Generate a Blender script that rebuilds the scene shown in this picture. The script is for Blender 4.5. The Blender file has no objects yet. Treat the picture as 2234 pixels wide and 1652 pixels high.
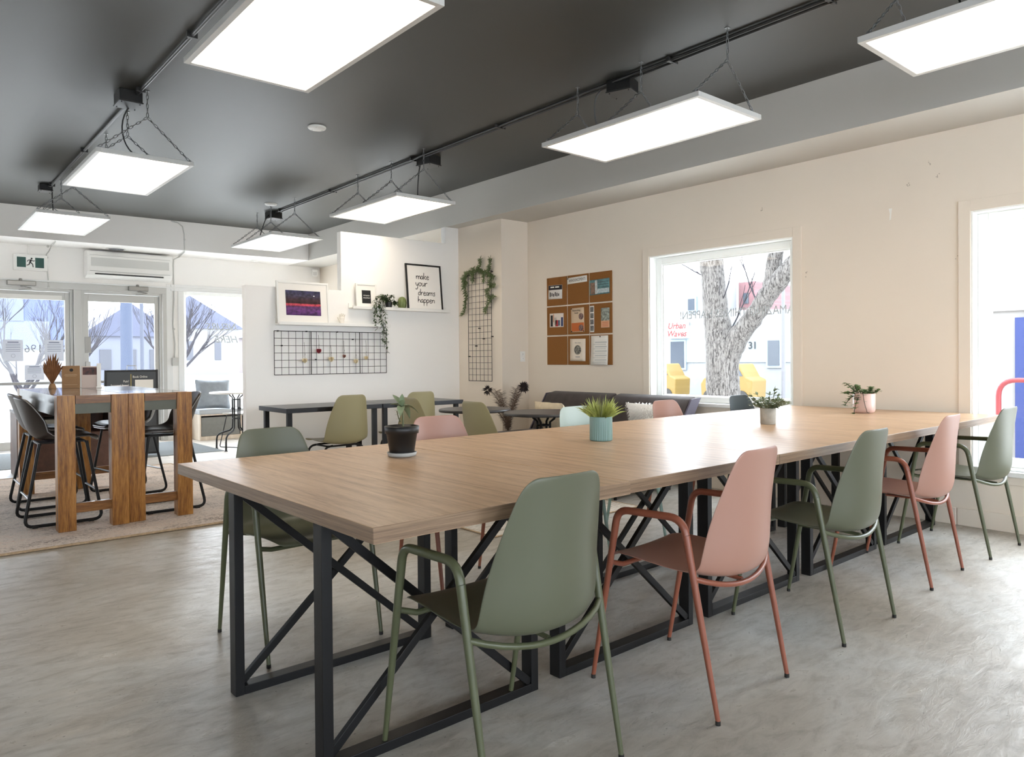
import bpy, math, random
from mathutils import Vector, Matrix

# ------------------------------------------------------------------ camera, world, exposure
random.seed(7)
SC = bpy.context.scene
COL = SC.collection
cam_data = bpy.data.cameras.new('camera')
cam = bpy.data.objects.new('camera', cam_data)
COL.objects.link(cam)
cam_data.sensor_width = 36.0
cam_data.lens = 1601.98 / 2234.0 * 36.0
cam_data.shift_y = -(826.0 - 796.14) / 2234.0
cam_data.clip_start = 0.05
cam_data.clip_end = 300
yaw, pitch, roll = 0.7068, -0.0088232, -0.0079752
fw = Vector((math.sin(yaw) * math.cos(pitch), math.cos(yaw) * math.cos(pitch), math.sin(pitch)))
rt = Vector((math.cos(yaw), -math.sin(yaw), 0))
up = rt.cross(fw)
r2 = rt * math.cos(roll) + up * math.sin(roll)
u2 = -rt * math.sin(roll) + up * math.cos(roll)
m = Matrix(((r2.x, u2.x, -fw.x, 0), (r2.y, u2.y, -fw.y, 0), (r2.z, u2.z, -fw.z, 1.16), (0, 0, 0, 1)))
cam.matrix_world = m
SC.camera = cam

world = bpy.data.worlds.new('overcast_sky')
SC.world = world
world.use_nodes = True
wn = world.node_tree.nodes
wn['Background'].inputs['Color'].default_value = (0.84, 0.92, 1.0, 1)
wn['Background'].inputs['Strength'].default_value = 5.0
SC.view_settings.view_transform = 'Standard'
SC.view_settings.look = 'None'
SC.view_settings.exposure = 1.35
SC.view_settings.gamma = 1.0
SC.view_settings.use_curve_mapping = False
SC.cycles.max_bounces = 10
SC.cycles.diffuse_bounces = 6
SC.cycles.glossy_bounces = 4
SC.cycles.transparent_max_bounces = 16
SC.cycles.caustics_reflective = False
SC.cycles.caustics_refractive = False
SC.cycles.sample_clamp_indirect = 8.0
LAMP_STRENGTH = 2.7
PI = math.pi


# ------------------------------------------------------------------ helpers
class MB:
    """collects polygons, becomes one mesh"""
    def __init__(s):
        s.v, s.f, s.mi, s.sm = [], [], [], []
        s.m = 0

    def mat(s, i):
        s.m = i
        return s

    def add(s, vs, fs, smooth=False):
        b = len(s.v)
        s.v += [tuple(p) for p in vs]
        for f in fs:
            s.f.append([i + b for i in f])
            s.mi.append(s.m)
            s.sm.append(smooth)
        return s

    def box(s, x0, y0, z0, x1, y1, z1):
        x0, x1 = min(x0, x1), max(x0, x1)
        y0, y1 = min(y0, y1), max(y0, y1)
        z0, z1 = min(z0, z1), max(z0, z1)
        return s.add([(x0, y0, z0), (x1, y0, z0), (x1, y1, z0), (x0, y1, z0), (x0, y0, z1), (x1, y0, z1), (x1, y1, z1), (x0, y1, z1)],
                     [(0, 3, 2, 1), (4, 5, 6, 7), (0, 1, 5, 4), (1, 2, 6, 5), (2, 3, 7, 6), (3, 0, 4, 7)])

    def bar(s, p, q, w, h, side=(0, 1, 0)):
        p, q = Vector(p), Vector(q)
        d = (q - p).normalized()
        a = Vector(side)
        a = (a - d * a.dot(d)).normalized()
        b = d.cross(a)
        vs = []
        for c in (p, q):
            for i, j in ((-1, -1), (1, -1), (1, 1), (-1, 1)):
                vs.append(c + a * (i * w / 2) + b * (j * h / 2))
        return s.add(vs, [(3, 2, 1, 0), (4, 5, 6, 7), (0, 1, 5, 4), (1, 2, 6, 5), (2, 3, 7, 6), (3, 0, 4, 7)])

    def tube(s, pts, r, n=10, closed=False, caps=True, flat=1.0):
        pts = [Vector(p) for p in pts]
        N = len(pts)
        rs = list(r) if isinstance(r, (list, tuple)) else [r] * N
        tang = []
        for i in range(N):
            if closed:
                t = pts[(i + 1) % N] - pts[i - 1]
            else:
                t = pts[min(i + 1, N - 1)] - pts[max(i - 1, 0)]
            tang.append(t.normalized() if t.length > 1e-9 else Vector((0, 0, 1)))
        ref = Vector((0, 0, 1)) if abs(tang[0].z) < 0.9 else Vector((1, 0, 0))
        a = (ref - tang[0] * ref.dot(tang[0])).normalized()
        vs, fs = [], []
        for i in range(N):
            a = (a - tang[i] * a.dot(tang[i]))
            a = a.normalized() if a.length > 1e-6 else Vector((1, 0, 0))
            b = tang[i].cross(a)
            for k in range(n):
                t = 2 * PI * k / n
                vs.append(pts[i] + a * (math.cos(t) * rs[i]) + b * (math.sin(t) * rs[i] * flat))
        M = N if closed else N - 1
        for i in range(M):
            for k in range(n):
                j = (i + 1) % N
                fs.append((i * n + k, i * n + (k + 1) % n, j * n + (k + 1) % n, j * n + k))
        s.add(vs, fs, True)
        if caps and not closed:
            s.add(vs[:n], [tuple(range(n - 1, -1, -1))])
            s.add(vs[-n:], [tuple(range(n))])
        return s

    def lathe(s, prof, n=32, c=(0, 0, 0), sx=1.0, sy=1.0, smooth=True):
        vs, fs = [], []
        for (r, z) in prof:
            for k in range(n):
                t = 2 * PI * k / n
                vs.append((c[0] + r * math.cos(t) * sx, c[1] + r * math.sin(t) * sy, c[2] + z))
        for i in range(len(prof) - 1):
            for k in range(n):
                fs.append((i * n + k, i * n + (k + 1) % n, (i + 1) * n + (k + 1) % n, (i + 1) * n + k))
        s.add(vs, fs, smooth)
        if prof[0][0] > 1e-5:
            s.add(vs[:n], [tuple(range(n - 1, -1, -1))])
        if prof[-1][0] > 1e-5:
            s.add(vs[-n:], [tuple(range(n))])
        return s

    def prism(s, poly, t, axis='z', base=0.0):
        """extrude a 2D polygon: axis z -> (x,y), axis x -> (y,z), axis y -> (x,z)"""
        def P(a, b, c):
            return {'z': (a, b, c), 'x': (c, a, b), 'y': (a, c, b)}[axis]
        n = len(poly)
        vs = [P(a, b, base) for a, b in poly] + [P(a, b, base + t) for a, b in poly]
        fs = [tuple(range(n - 1, -1, -1)), tuple(range(n, 2 * n))]
        fs += [(i, (i + 1) % n, n + (i + 1) % n, n + i) for i in range(n)]
        return s.add(vs, fs)

    def quad(s, a, b, c, d, smooth=False):
        return s.add([a, b, c, d], [(0, 1, 2, 3)], smooth)

    def grid(s, rows, smooth=True, flip=False):
        h, w = len(rows), len(rows[0])
        vs = [p for r in rows for p in r]
        fs = []
        for i in range(h - 1):
            for j in range(w - 1):
                q = (i * w + j, i * w + j + 1, (i + 1) * w + j + 1, (i + 1) * w + j)
                fs.append(q[::-1] if flip else q)
        return s.add(vs, fs, smooth)

    def sphere(s, c, r, n=12, sz=1.0):
        rr = max(4, n // 2)
        return s.lathe([(r * math.sin(PI * i / rr) + (1e-6 if i in (0, rr) else 0), -r * math.cos(PI * i / rr) * sz) for i in range(rr + 1)], n, c)

    def xf(s, M, start=0):
        for i in range(start, len(s.v)):
            s.v[i] = tuple(M @ Vector(s.v[i]))
        return s


def obj(name, mb, mats, parent=None, bevel=0, seg=2, subsurf=0, solid=0, loc=None, rot=None):
    me = bpy.data.meshes.new(name)
    me.from_pydata([tuple(v) for v in mb.v], [], mb.f)
    if not isinstance(mats, (list, tuple)):
        mats = [mats]
    for k in mats:
        me.materials.append(k)
    me.polygons.foreach_set('material_index', mb.mi)
    me.polygons.foreach_set('use_smooth', mb.sm)
    me.update()
    o = bpy.data.objects.new(name, me)
    COL.objects.link(o)
    if parent:
        o.parent = parent
    if loc:
        o.location = loc
    if rot:
        o.rotation_euler = rot
    if solid:
        md = o.modifiers.new('solid', 'SOLIDIFY')
        md.thickness = solid
        md.offset = 0
    if subsurf:
        md = o.modifiers.new('sub', 'SUBSURF')
        md.levels = md.render_levels = subsurf
    if bevel:
        md = o.modifiers.new('bevel', 'BEVEL')
        md.width = bevel
        md.segments = seg
        md.limit_method = 'ANGLE'
        md.angle_limit = math.radians(40)
        md.harden_normals = False
    return o


def tag(o, label=None, cat=None, group=None, kind=None):
    if label:
        o['label'] = label
    if cat:
        o['category'] = cat
    if group:
        o['group'] = group
    if kind:
        o['kind'] = kind
    return o


def thing(name, label, cat, loc=(0, 0, 0), rz=0.0, group=None):
    o = bpy.data.objects.new(name, None)
    COL.objects.link(o)
    o.empty_display_size = 0.1
    o.location = loc
    o.rotation_euler = (0, 0, rz)
    return tag(o, label, cat, group)


def struct(name, mb, mats, **k):
    return tag(obj(name, mb, mats, **k), kind='structure')


def dup(root, loc, rz, label, group=None):
    r = root.copy()
    COL.objects.link(r)
    r.location = loc
    r.rotation_euler = (0, 0, rz)
    r['label'] = label
    if group:
        r['group'] = group
    for ch in list(root.children):
        c = ch.copy()
        COL.objects.link(c)
        c.parent = r
        for g in ch.children:
            d = g.copy()
            COL.objects.link(d)
            d.parent = c
    return r


def recolor(root, pairs):
    """point object-level material slots of a copied thing at other materials"""
    for o in root.children_recursive:
        for s in o.material_slots:
            if s.material in pairs:
                nm = pairs[s.material]
                s.link = 'OBJECT'
                s.material = nm


def text(name, body, size, mat_, loc, rot, parent=None, extr=0.0008, shear=0.0, align='CENTER', sx=1.0, offset=0.0, space=1.0):
    cu = bpy.data.curves.new(name, 'FONT')
    cu.body = body
    cu.size = size
    cu.extrude = extr
    cu.shear = shear
    cu.align_x = align
    cu.align_y = 'CENTER'
    cu.offset = offset
    cu.space_character = space
    cu.resolution_u = 3
    tmp = bpy.data.objects.new('lettering_curve', cu)
    COL.objects.link(tmp)
    dg = bpy.context.evaluated_depsgraph_get()
    me = bpy.data.meshes.new_from_object(tmp.evaluated_get(dg), depsgraph=dg)
    bpy.data.objects.remove(tmp)
    bpy.data.curves.remove(cu)
    me.materials.clear()
    me.materials.append(mat_)
    o = bpy.data.objects.new(name, me)
    COL.objects.link(o)
    o.location = loc
    o.rotation_euler = rot
    o.scale = (sx, 1, 1)
    if parent:
        o.parent = parent
    return o


# ------------------------------------------------------------------ materials
def srgb(r, g, b):
    def f(c):
        c /= 255.0
        return c / 12.92 if c <= 0.04045 else ((c + 0.055) / 1.055) ** 2.4
    return (f(r), f(g), f(b), 1)


def mat(name, col, rough=0.5, metal=0.0, var=0.0, vscale=8.0, bump=0.0, bscale=60.0, spec=0.5, stretch=(1, 1, 1), col2=None, coat=0.0, sheen=0.0):
    m = bpy.data.materials.new(name)
    m.use_nodes = True
    nt = m.node_tree
    b = nt.nodes['Principled BSDF']
    b.inputs['Base Color'].default_value = col
    b.inputs['Roughness'].default_value = rough
    b.inputs['Metallic'].default_value = metal
    b.inputs['Specular IOR Level'].default_value = spec
    b.inputs['Coat Weight'].default_value = coat
    b.inputs['Sheen Weight'].default_value = sheen
    if var or bump or col2:
        tc = nt.nodes.new('ShaderNodeTexCoord')
        mp = nt.nodes.new('ShaderNodeMapping')
        mp.inputs['Scale'].default_value = stretch
        nt.links.new(tc.outputs['Object'], mp.inputs['Vector'])
    if var or col2:
        no = nt.nodes.new('ShaderNodeTexNoise')
        no.inputs['Scale'].default_value = vscale
        no.inputs['Detail'].default_value = 5
        nt.links.new(mp.outputs[0], no.inputs['Vector'])
        rp = nt.nodes.new('ShaderNodeValToRGB')
        c2 = col2 or tuple(max(0, c * (1 - var)) for c in col[:3]) + (1,)
        rp.color_ramp.elements[0].position = 0.35
        rp.color_ramp.elements[1].position = 0.65
        rp.color_ramp.elements[0].color = c2
        rp.color_ramp.elements[1].color = col if col2 else tuple(min(1, c * (1 + var)) for c in col[:3]) + (1,)
        nt.links.new(no.outputs[0], rp.inputs[0])
        nt.links.new(rp.outputs[0], b.inputs['Base Color'])
    if bump:
        n2 = nt.nodes.new('ShaderNodeTexNoise')
        n2.inputs['Scale'].default_value = bscale
        n2.inputs['Detail'].default_value = 4
        nt.links.new(mp.outputs[0], n2.inputs['Vector'])
        bp = nt.nodes.new('ShaderNodeBump')
        bp.inputs['Strength'].default_value = bump
        bp.inputs['Distance'].default_value = 0.01
        nt.links.new(n2.outputs[0], bp.inputs['Height'])
        nt.links.new(bp.outputs[0], b.inputs['Normal'])
    return m


def emit(name, col, strength):
    m = bpy.data.materials.new(name)
    m.use_nodes = True
    nt = m.node_tree
    nt.nodes.remove(nt.nodes['Principled BSDF'])
    e = nt.nodes.new('ShaderNodeEmission')
    e.inputs['Color'].default_value = col
    e.inputs['Strength'].default_value = strength
    nt.links.new(e.outputs[0], nt.nodes['Material Output'].inputs['Surface'])
    return m


def glassmat(name, tint=(1, 1, 1, 1), refl=0.07):
    m = bpy.data.materials.new(name)
    m.use_nodes = True
    nt = m.node_tree
    nt.nodes.remove(nt.nodes['Principled BSDF'])
    t = nt.nodes.new('ShaderNodeBsdfTransparent')
    t.inputs['Color'].default_value = tint
    g = nt.nodes.new('ShaderNodeBsdfGlossy')
    g.inputs['Roughness'].default_value = 0.02
    lw = nt.nodes.new('ShaderNodeFresnel')
    lw.inputs['IOR'].default_value = 1.45
    mx = nt.nodes.new('ShaderNodeMixShader')
    # the far side of the pane must not act as a mirror: reflect on front faces only
    geo = nt.nodes.new('ShaderNodeNewGeometry')
    inv = nt.nodes.new('ShaderNodeMath')
    inv.operation = 'SUBTRACT'
    inv.inputs[0].default_value = 1.0
    nt.links.new(geo.outputs['Backfacing'], inv.inputs[1])
    mul = nt.nodes.new('ShaderNodeMath')
    mul.operation = 'MULTIPLY'
    nt.links.new(lw.outputs[0], mul.inputs[0])
    nt.links.new(inv.outputs[0], mul.inputs[1])
    nt.links.new(mul.outputs[0], mx.inputs[0])
    nt.links.new(t.outputs[0], mx.inputs[1])
    nt.links.new(g.outputs[0], mx.inputs[2])
    nt.links.new(mx.outputs[0], nt.nodes['Material Output'].inputs['Surface'])
    return m


def nodes_of(m):
    nt = m.node_tree
    return nt, nt.nodes['Principled BSDF']


def N(nt, t, **k):
    n = nt.nodes.new(t)
    for a, v in k.items():
        if a in n.inputs:
            n.inputs[a].default_value = v
        else:
            setattr(n, a, v)
    return n


def ramp(nt, src, stops):
    r = nt.nodes.new('ShaderNodeValToRGB')
    e = r.color_ramp.elements
    while len(e) < len(stops):
        e.new(0.5)
    for i, (p, c) in enumerate(stops):
        e[i].position = p
        e[i].color = c
    nt.links.new(src, r.inputs[0])
    return r


def wood(name, stops, scale, rough=0.35, bump=0.1, ring=2.0, coat=0.0, detail=6):
    """streaky grain; 'scale' is small along the grain, large across it"""
    m = mat(name, (0.5, 0.4, 0.3, 1), rough, coat=coat)
    nt, b = nodes_of(m)
    tc = N(nt, 'ShaderNodeTexCoord')
    mp = N(nt, 'ShaderNodeMapping')
    mp.inputs['Scale'].default_value = scale
    nt.links.new(tc.outputs['Object'], mp.inputs['Vector'])
    big = N(nt, 'ShaderNodeTexNoise', Scale=1.0, Detail=detail, Roughness=0.65, Distortion=0.6)
    nt.links.new(mp.outputs[0], big.inputs['Vector'])
    fine = N(nt, 'ShaderNodeTexNoise', Scale=ring * 4, Detail=4.0, Roughness=0.7)
    nt.links.new(mp.outputs[0], fine.inputs['Vector'])
    mx = N(nt, 'ShaderNodeMath', operation='MULTIPLY_ADD')
    mx.inputs[1].default_value = 0.35
    nt.links.new(fine.outputs[0], mx.inputs[0])
    sc = N(nt, 'ShaderNodeMath', operation='MULTIPLY')
    sc.inputs[1].default_value = 0.65
    nt.links.new(big.outputs[0], sc.inputs[0])
    nt.links.new(sc.outputs[0], mx.inputs[2])
    r = ramp(nt, mx.outputs[0], stops)
    nt.links.new(r.outputs[0], b.inputs['Base Color'])
    bp = N(nt, 'ShaderNodeBump', Strength=bump, Distance=0.002)
    nt.links.new(mx.outputs[0], bp.inputs['Height'])
    nt.links.new(bp.outputs[0], b.inputs['Normal'])
    return m


M = {}
M['wall_warm_tint'] = mat('wall_warm_tint', srgb(231, 220, 206), 0.75, var=0.02, vscale=1.2, bump=0.02, bscale=180)  # warm lamp light put into the colour of a white wall
M['wall_white'] = mat('wall_white', srgb(244, 242, 239), 0.7, bump=0.02, bscale=180)
M['soffit_shaded'] = mat('soffit_shaded', srgb(200, 197, 191), 0.6)  # shade on the right soffit put into a darker white
M['ceiling_dark'] = mat('ceiling_dark', srgb(64, 64, 61), 0.47, var=0.06, vscale=0.7, bump=0.03, bscale=3, spec=0.65)
M['trim_warm_tint'] = mat('trim_warm_tint', srgb(231, 220, 206), 0.5)  # same warm tint as the window wall
M['trim_white'] = mat('trim_white', srgb(232, 233, 232), 0.4)
M['vinyl_white'] = mat('vinyl_white', srgb(246, 248, 246), 0.3)
M['alu'] = mat('aluminium_paint', srgb(196, 196, 193), 0.4, metal=0.1)
M['alu_dark'] = mat('grey_metal', srgb(150, 148, 144), 0.35, metal=0.5)
M['glass'] = glassmat('window_glass')
M['black_metal'] = mat('black_metal', srgb(15, 15, 17), 0.45, bump=0.05, bscale=300, spec=0.35)
M['black_wire'] = mat('black_wire', srgb(26, 25, 25), 0.45)
M['black_plastic'] = mat('black_plastic', srgb(20, 20, 20), 0.5)
M['chain'] = mat('chain_metal', srgb(136, 138, 138), 0.38, metal=0.6)
M['frame_white'] = mat('lamp_frame', srgb(206, 205, 202), 0.4)
M['lamp'] = emit('lamp_diffuser', (1.0, 0.87, 0.70, 1), LAMP_STRENGTH)
M['white'] = mat('white_paint', srgb(235, 234, 230), 0.4)
M['paper'] = mat('paper', srgb(238, 236, 230), 0.8)
M['ink'] = mat('ink', srgb(25, 25, 27), 0.7)
M['ink_grey'] = mat('ink_grey', srgb(120, 122, 126), 0.7)

# laminate with the grain running along y
M['laminate'] = wood('laminate', [(0.28, srgb(146, 116, 90)), (0.42, srgb(184, 152, 121)), (0.53, srgb(204, 172, 140)), (0.70, srgb(220, 192, 162))], (34, 2.2, 34), rough=0.33, bump=0.015)
M['laminate'].node_tree.nodes['Principled BSDF'].inputs['Specular IOR Level'].default_value = 0.15
M['laminate_edge'] = wood('laminate_edge', [(0.32, srgb(92, 72, 55)), (0.45, srgb(124, 100, 79)), (0.6, srgb(152, 127, 102))], (1.4, 1.4, 90), rough=0.45, bump=0.05)
M['acacia'] = wood('acacia', [(0.33, srgb(62, 34, 14)), (0.42, srgb(116, 72, 30)), (0.51, srgb(156, 104, 44)), (0.64, srgb(196, 142, 72))], (22, 22, 1.6), rough=0.35, bump=0.25, coat=0.15)
M['acacia_h'] = wood('acacia_rail', [(0.33, srgb(62, 36, 16)), (0.45, srgb(112, 70, 32)), (0.6, srgb(150, 102, 52))], (1.6, 22, 22), rough=0.35, bump=0.2, coat=0.15)
M['bar_top'] = wood('bar_top', [(0.33, srgb(96, 84, 76)), (0.5, srgb(128, 118, 110)), (0.62, srgb(150, 142, 136))], (20, 1.2, 20), rough=0.14, bump=0.02, coat=0.6)
M['oak_pale'] = wood('oak_pale', [(0.35, srgb(196, 178, 158)), (0.5, srgb(214, 200, 182)), (0.65, srgb(228, 216, 200))], (18, 18, 1.2), rough=0.5, bump=0.05)
M['brown_panel'] = wood('brown_panel', [(0.35, srgb(58, 38, 30)), (0.5, srgb(78, 52, 42)), (0.65, srgb(98, 68, 56))], (2, 2, 2), rough=0.5, bump=0.02)


def concrete():
    m = mat('polished_concrete', srgb(150, 146, 140), 0.35)
    nt, b = nodes_of(m)
    tc = N(nt, 'ShaderNodeTexCoord')
    big = N(nt, 'ShaderNodeTexNoise', Scale=0.9, Detail=6.0, Roughness=0.6, Distortion=0.8)
    nt.links.new(tc.outputs['Object'], big.inputs['Vector'])
    r1 = ramp(nt, big.outputs[0], [(0.3, srgb(166, 159, 147)), (0.45, srgb(186, 180, 170)), (0.56, srgb(199, 197, 191)), (0.72, srgb(210, 210, 207))])
    mp = N(nt, 'ShaderNodeMapping')
    mp.inputs['Scale'].default_value = (1.0, 2.6, 1)
    mp.inputs['Rotation'].default_value = (0, 0, 0.7)
    nt.links.new(tc.outputs['Object'], mp.inputs['Vector'])
    med = N(nt, 'ShaderNodeTexNoise', Scale=7.0, Detail=9.0, Roughness=0.72, Distortion=0.5)
    nt.links.new(mp.outputs[0], med.inputs['Vector'])
    r2_ = ramp(nt, med.outputs[0], [(0.32, (0.72, 0.71, 0.69, 1)), (0.5, (0.96, 0.96, 0.96, 1)), (0.68, (1.1, 1.1, 1.1, 1))])
    mul = N(nt, 'ShaderNodeMix', data_type='RGBA', blend_type='MULTIPLY')
    mul.inputs[0].default_value = 1.0
    nt.links.new(r1.outputs[0], mul.inputs[6])
    nt.links.new(r2_.outputs[0], mul.inputs[7])
    # thin scratches and hairlines
    mp2 = N(nt, 'ShaderNodeMapping')
    mp2.inputs['Scale'].default_value = (0.9, 5.0, 1)
    mp2.inputs['Rotation'].default_value = (0, 0, -0.5)
    nt.links.new(tc.outputs['Object'], mp2.inputs['Vector'])
    vor = N(nt, 'ShaderNodeTexNoise', Scale=2.4, Detail=3.0, Roughness=0.5, Distortion=2.4)
    nt.links.new(mp2.outputs[0], vor.inputs['Vector'])
    rs = ramp(nt, vor.outputs[0], [(0.494, (1, 1, 1, 1)), (0.5, (0.74, 0.73, 0.71, 1)), (0.506, (1, 1, 1, 1))])
    patch = N(nt, 'ShaderNodeTexNoise', Scale=3.1, Detail=2.0)
    nt.links.new(tc.outputs['Object'], patch.inputs['Vector'])
    rp = ramp(nt, patch.outputs[0], [(0.5, (0, 0, 0, 1)), (0.6, (1, 1, 1, 1))])
    mul2 = N(nt, 'ShaderNodeMix', data_type='RGBA', blend_type='MULTIPLY')
    nt.links.new(rp.outputs[0], mul2.inputs[0])
    nt.links.new(mul.outputs[2], mul2.inputs[6])
    nt.links.new(rs.outputs[0], mul2.inputs[7])
    # small dark specks
    sp = N(nt, 'ShaderNodeTexNoise', Scale=60.0, Detail=2.0)
    nt.links.new(tc.outputs['Object'], sp.inputs['Vector'])
    rsp = ramp(nt, sp.outputs[0], [(0.24, (0.45, 0.44, 0.42, 1)), (0.29, (1, 1, 1, 1))])
    mul3 = N(nt, 'ShaderNodeMix', data_type='RGBA', blend_type='MULTIPLY')
    mul3.inputs[0].default_value = 1.0
    nt.links.new(mul2.outputs[2], mul3.inputs[6])
    nt.links.new(rsp.outputs[0], mul3.inputs[7])
    nt.links.new(mul3.outputs[2], b.inputs['Base Color'])
    rr = ramp(nt, med.outputs[0], [(0.3, (0.46, 0.46, 0.46, 1)), (0.7, (0.24, 0.24, 0.24, 1))])
    nt.links.new(rr.outputs[0], b.inputs['Roughness'])
    bp = N(nt, 'ShaderNodeBump', Strength=0.35, Distance=0.012)
    nt.links.new(med.outputs[0], bp.inputs['Height'])
    nt.links.new(bp.outputs[0], b.inputs['Normal'])
    return m


M['concrete'] = concrete()


def planks():
    m = mat('white_planks', srgb(214, 208, 200), 0.4)
    nt, b = nodes_of(m)
    tc = N(nt, 'ShaderNodeTexCoord')
    br = N(nt, 'ShaderNodeTexBrick')
    br.inputs['Scale'].default_value = 1.0
    br.inputs['Brick Width'].default_value = 1.3
    br.inputs['Row Height'].default_value = 0.16
    br.inputs['Mortar Size'].default_value = 0.004
    br.inputs['Color1'].default_value = srgb(216, 210, 202)
    br.inputs['Color2'].default_value = srgb(200, 192, 182)
    br.inputs['Mortar'].default_value = srgb(130, 122, 112)
    nt.links.new(tc.outputs['Object'], br.inputs['Vector'])
    nt.links.new(br.outputs[0], b.inputs['Base Color'])
    return m


M['planks'] = planks()


def rugmat(name, stops, scale, bump=0.6):
    m = mat(name, (0.6, 0.5, 0.45, 1), 0.95, spec=0.1)
    nt, b = nodes_of(m)
    tc = N(nt, 'ShaderNodeTexCoord')
    mp = N(nt, 'ShaderNodeMapping')
    mp.inputs['Scale'].default_value = (1, 2.2, 1)
    nt.links.new(tc.outputs['Object'], mp.inputs['Vector'])
    a = N(nt, 'ShaderNodeTexNoise', Scale=scale, Detail=4.0, Roughness=0.8)
    nt.links.new(mp.outputs[0], a.inputs['Vector'])
    c = N(nt, 'ShaderNodeTexNoise', Scale=2.2, Detail=3.0)
    nt.links.new(mp.outputs[0], c.inputs['Vector'])
    ad = N(nt, 'ShaderNodeMath', operation='MULTIPLY_ADD')
    ad.inputs[1].default_value = 0.72
    nt.links.new(a.outputs[0], ad.inputs[0])
    s2 = N(nt, 'ShaderNodeMath', operation='MULTIPLY')
    s2.inputs[1].default_value = 0.28
    nt.links.new(c.outputs[0], s2.inputs[0])
    nt.links.new(s2.outputs[0], ad.inputs[2])
    r = ramp(nt, ad.outputs[0], stops)
    nt.links.new(r.outputs[0], b.inputs['Base Color'])
    bp = N(nt, 'ShaderNodeBump', Strength=bump, Distance=0.01)
    nt.links.new(a.outputs[0], bp.inputs['Height'])
    nt.links.new(bp.outputs[0], b.inputs['Normal'])
    return m


M['rug'] = rugmat('rug_wool', [(0.36, srgb(104, 92, 88)), (0.41, srgb(166, 154, 146)), (0.47, srgb(222, 208, 198)), (0.55, srgb(240, 230, 220)), (0.62, srgb(216, 186, 170))], 48)
M['rug_edge'] = mat('rug_binding', srgb(186, 162, 132), 0.9, var=0.15, vscale=60, bump=0.3, bscale=90)
M['rug_light'] = rugmat('light_rug', [(0.36, srgb(150, 138, 126)), (0.45, srgb(206, 198, 186)), (0.6, srgb(226, 220, 210))], 18)
M['doormat'] = mat('grey_doormat', srgb(128, 132, 134), 0.95, var=0.15, vscale=140, bump=0.4, bscale=200, spec=0.1)

# shells of the chairs
SHELL = {
    'green': (mat('sage_shell', srgb(92, 94, 76), 0.40), mat('sage_metal', srgb(82, 86, 62), 0.35)),
    'pink': (mat('dusty_pink_shell', srgb(170, 128, 113), 0.40), mat('terracotta_metal', srgb(140, 80, 60), 0.35)),
    'mint': (mat('mint_shell', srgb(176, 190, 182), 0.42), mat('mint_metal', srgb(150, 176, 165), 0.35)),
    'slate': (mat('slate_shell', srgb(70, 82, 86), 0.42), mat('slate_metal', srgb(52, 60, 62), 0.35)),
    'olive': (mat('olive_shell', srgb(150, 140, 104), 0.42), M['black_metal']),
    'grey': (mat('pale_grey_shell', srgb(214, 212, 206), 0.45), M['black_metal']),
}
M['rubber'] = mat('rubber_foot', srgb(30, 28, 26), 0.7)

# ------------------------------------------------------------------ room shell
CEIL, SOF = 3.10, 2.70
WX = 5.56            # window wall
DY = 11.45           # door wall
mb = MB()
mb.box(-3.2, -4.2, -0.1, 5.9, 8.8, 0.0)
struct('floor', mb, M['concrete'])
mb = MB()
mb.box(-3.2, 8.8, -0.1, 5.9, DY + 0.25, 0.001)
struct('floor_entry', mb, M['planks'])
mb = MB()
mb.box(-3.2, -4.2, CEIL, 5.9, DY + 0.4, CEIL + 0.12)
struct('ceiling', mb, M['ceiling_dark'])
# soffits: one darker, one lighter colour, standing in for the light on each
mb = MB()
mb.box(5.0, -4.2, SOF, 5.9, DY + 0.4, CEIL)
struct('trim_1', mb, M['soffit_shaded'])
mb = MB()
poly = [(-3.2, 11.0), (4.999, 10.675), (4.999, DY + 0.3), (-3.2, DY + 0.3)]
mb.prism(poly, CEIL - SOF - 0.001, 'z', SOF + 0.0005)
struct('trim_2', mb, M['wall_white'])

# window wall with three openings (two seen, one far end)
WIN = [(3.02, 4.48, 0.735, 2.12), (-0.05, 1.75, 0.40, 2.125), (8.5, 9.9, 0.75, 2.12)]


def wall_with_holes(name, axis, c0, c1, a0, a1, z0, z1, holes, m_):
    """a slab in the plane perpendicular to axis, cut by rectangular openings (a0,a1,z0,z1)"""
    mb = MB()
    cuts = sorted(set([a0, a1] + [h[0] for h in holes] + [h[1] for h in holes]))
    for i in range(len(cuts) - 1):
        s0, s1 = cuts[i], cuts[i + 1]
        mid = (s0 + s1) / 2
        hs = sorted([h for h in holes if h[0] < mid < h[1]], key=lambda h: h[2])
        z = z0
        spans = []
        for h in hs:
            if h[2] > z:
                spans.append((z, h[2]))
            z = h[3]
        if z < z1:
            spans.append((z, z1))
        for (p, q) in spans:
            if axis == 'x':
                mb.box(c0, s0, p, c1, s1, q)
            else:
                mb.box(s0, c0, p, s1, c1, q)
    return struct(name, mb, m_)


wall_with_holes('wall_right', 'x', WX, WX + 0.24, -4.2, DY + 0.3, -0.1, CEIL, WIN, M['wall_warm_tint'])
# column between the alcove and the partition
mb = MB()
mb.box(5.174, 6.224, 0, WX + 0.001, 7.10, SOF)
struct('wall_column', mb, M['wall_warm_tint'])
mb = MB()
mb.prism([(2.632, 0), (5.173, 0), (5.173, SOF), (4.985, SOF), (4.985, 2.505), (3.645, 2.505), (3.645, 1.885), (2.632, 1.885)], 0.084, 'y', 7.016)
struct('wall_partition', mb, M['wall_white'], bevel=0.003)
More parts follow.
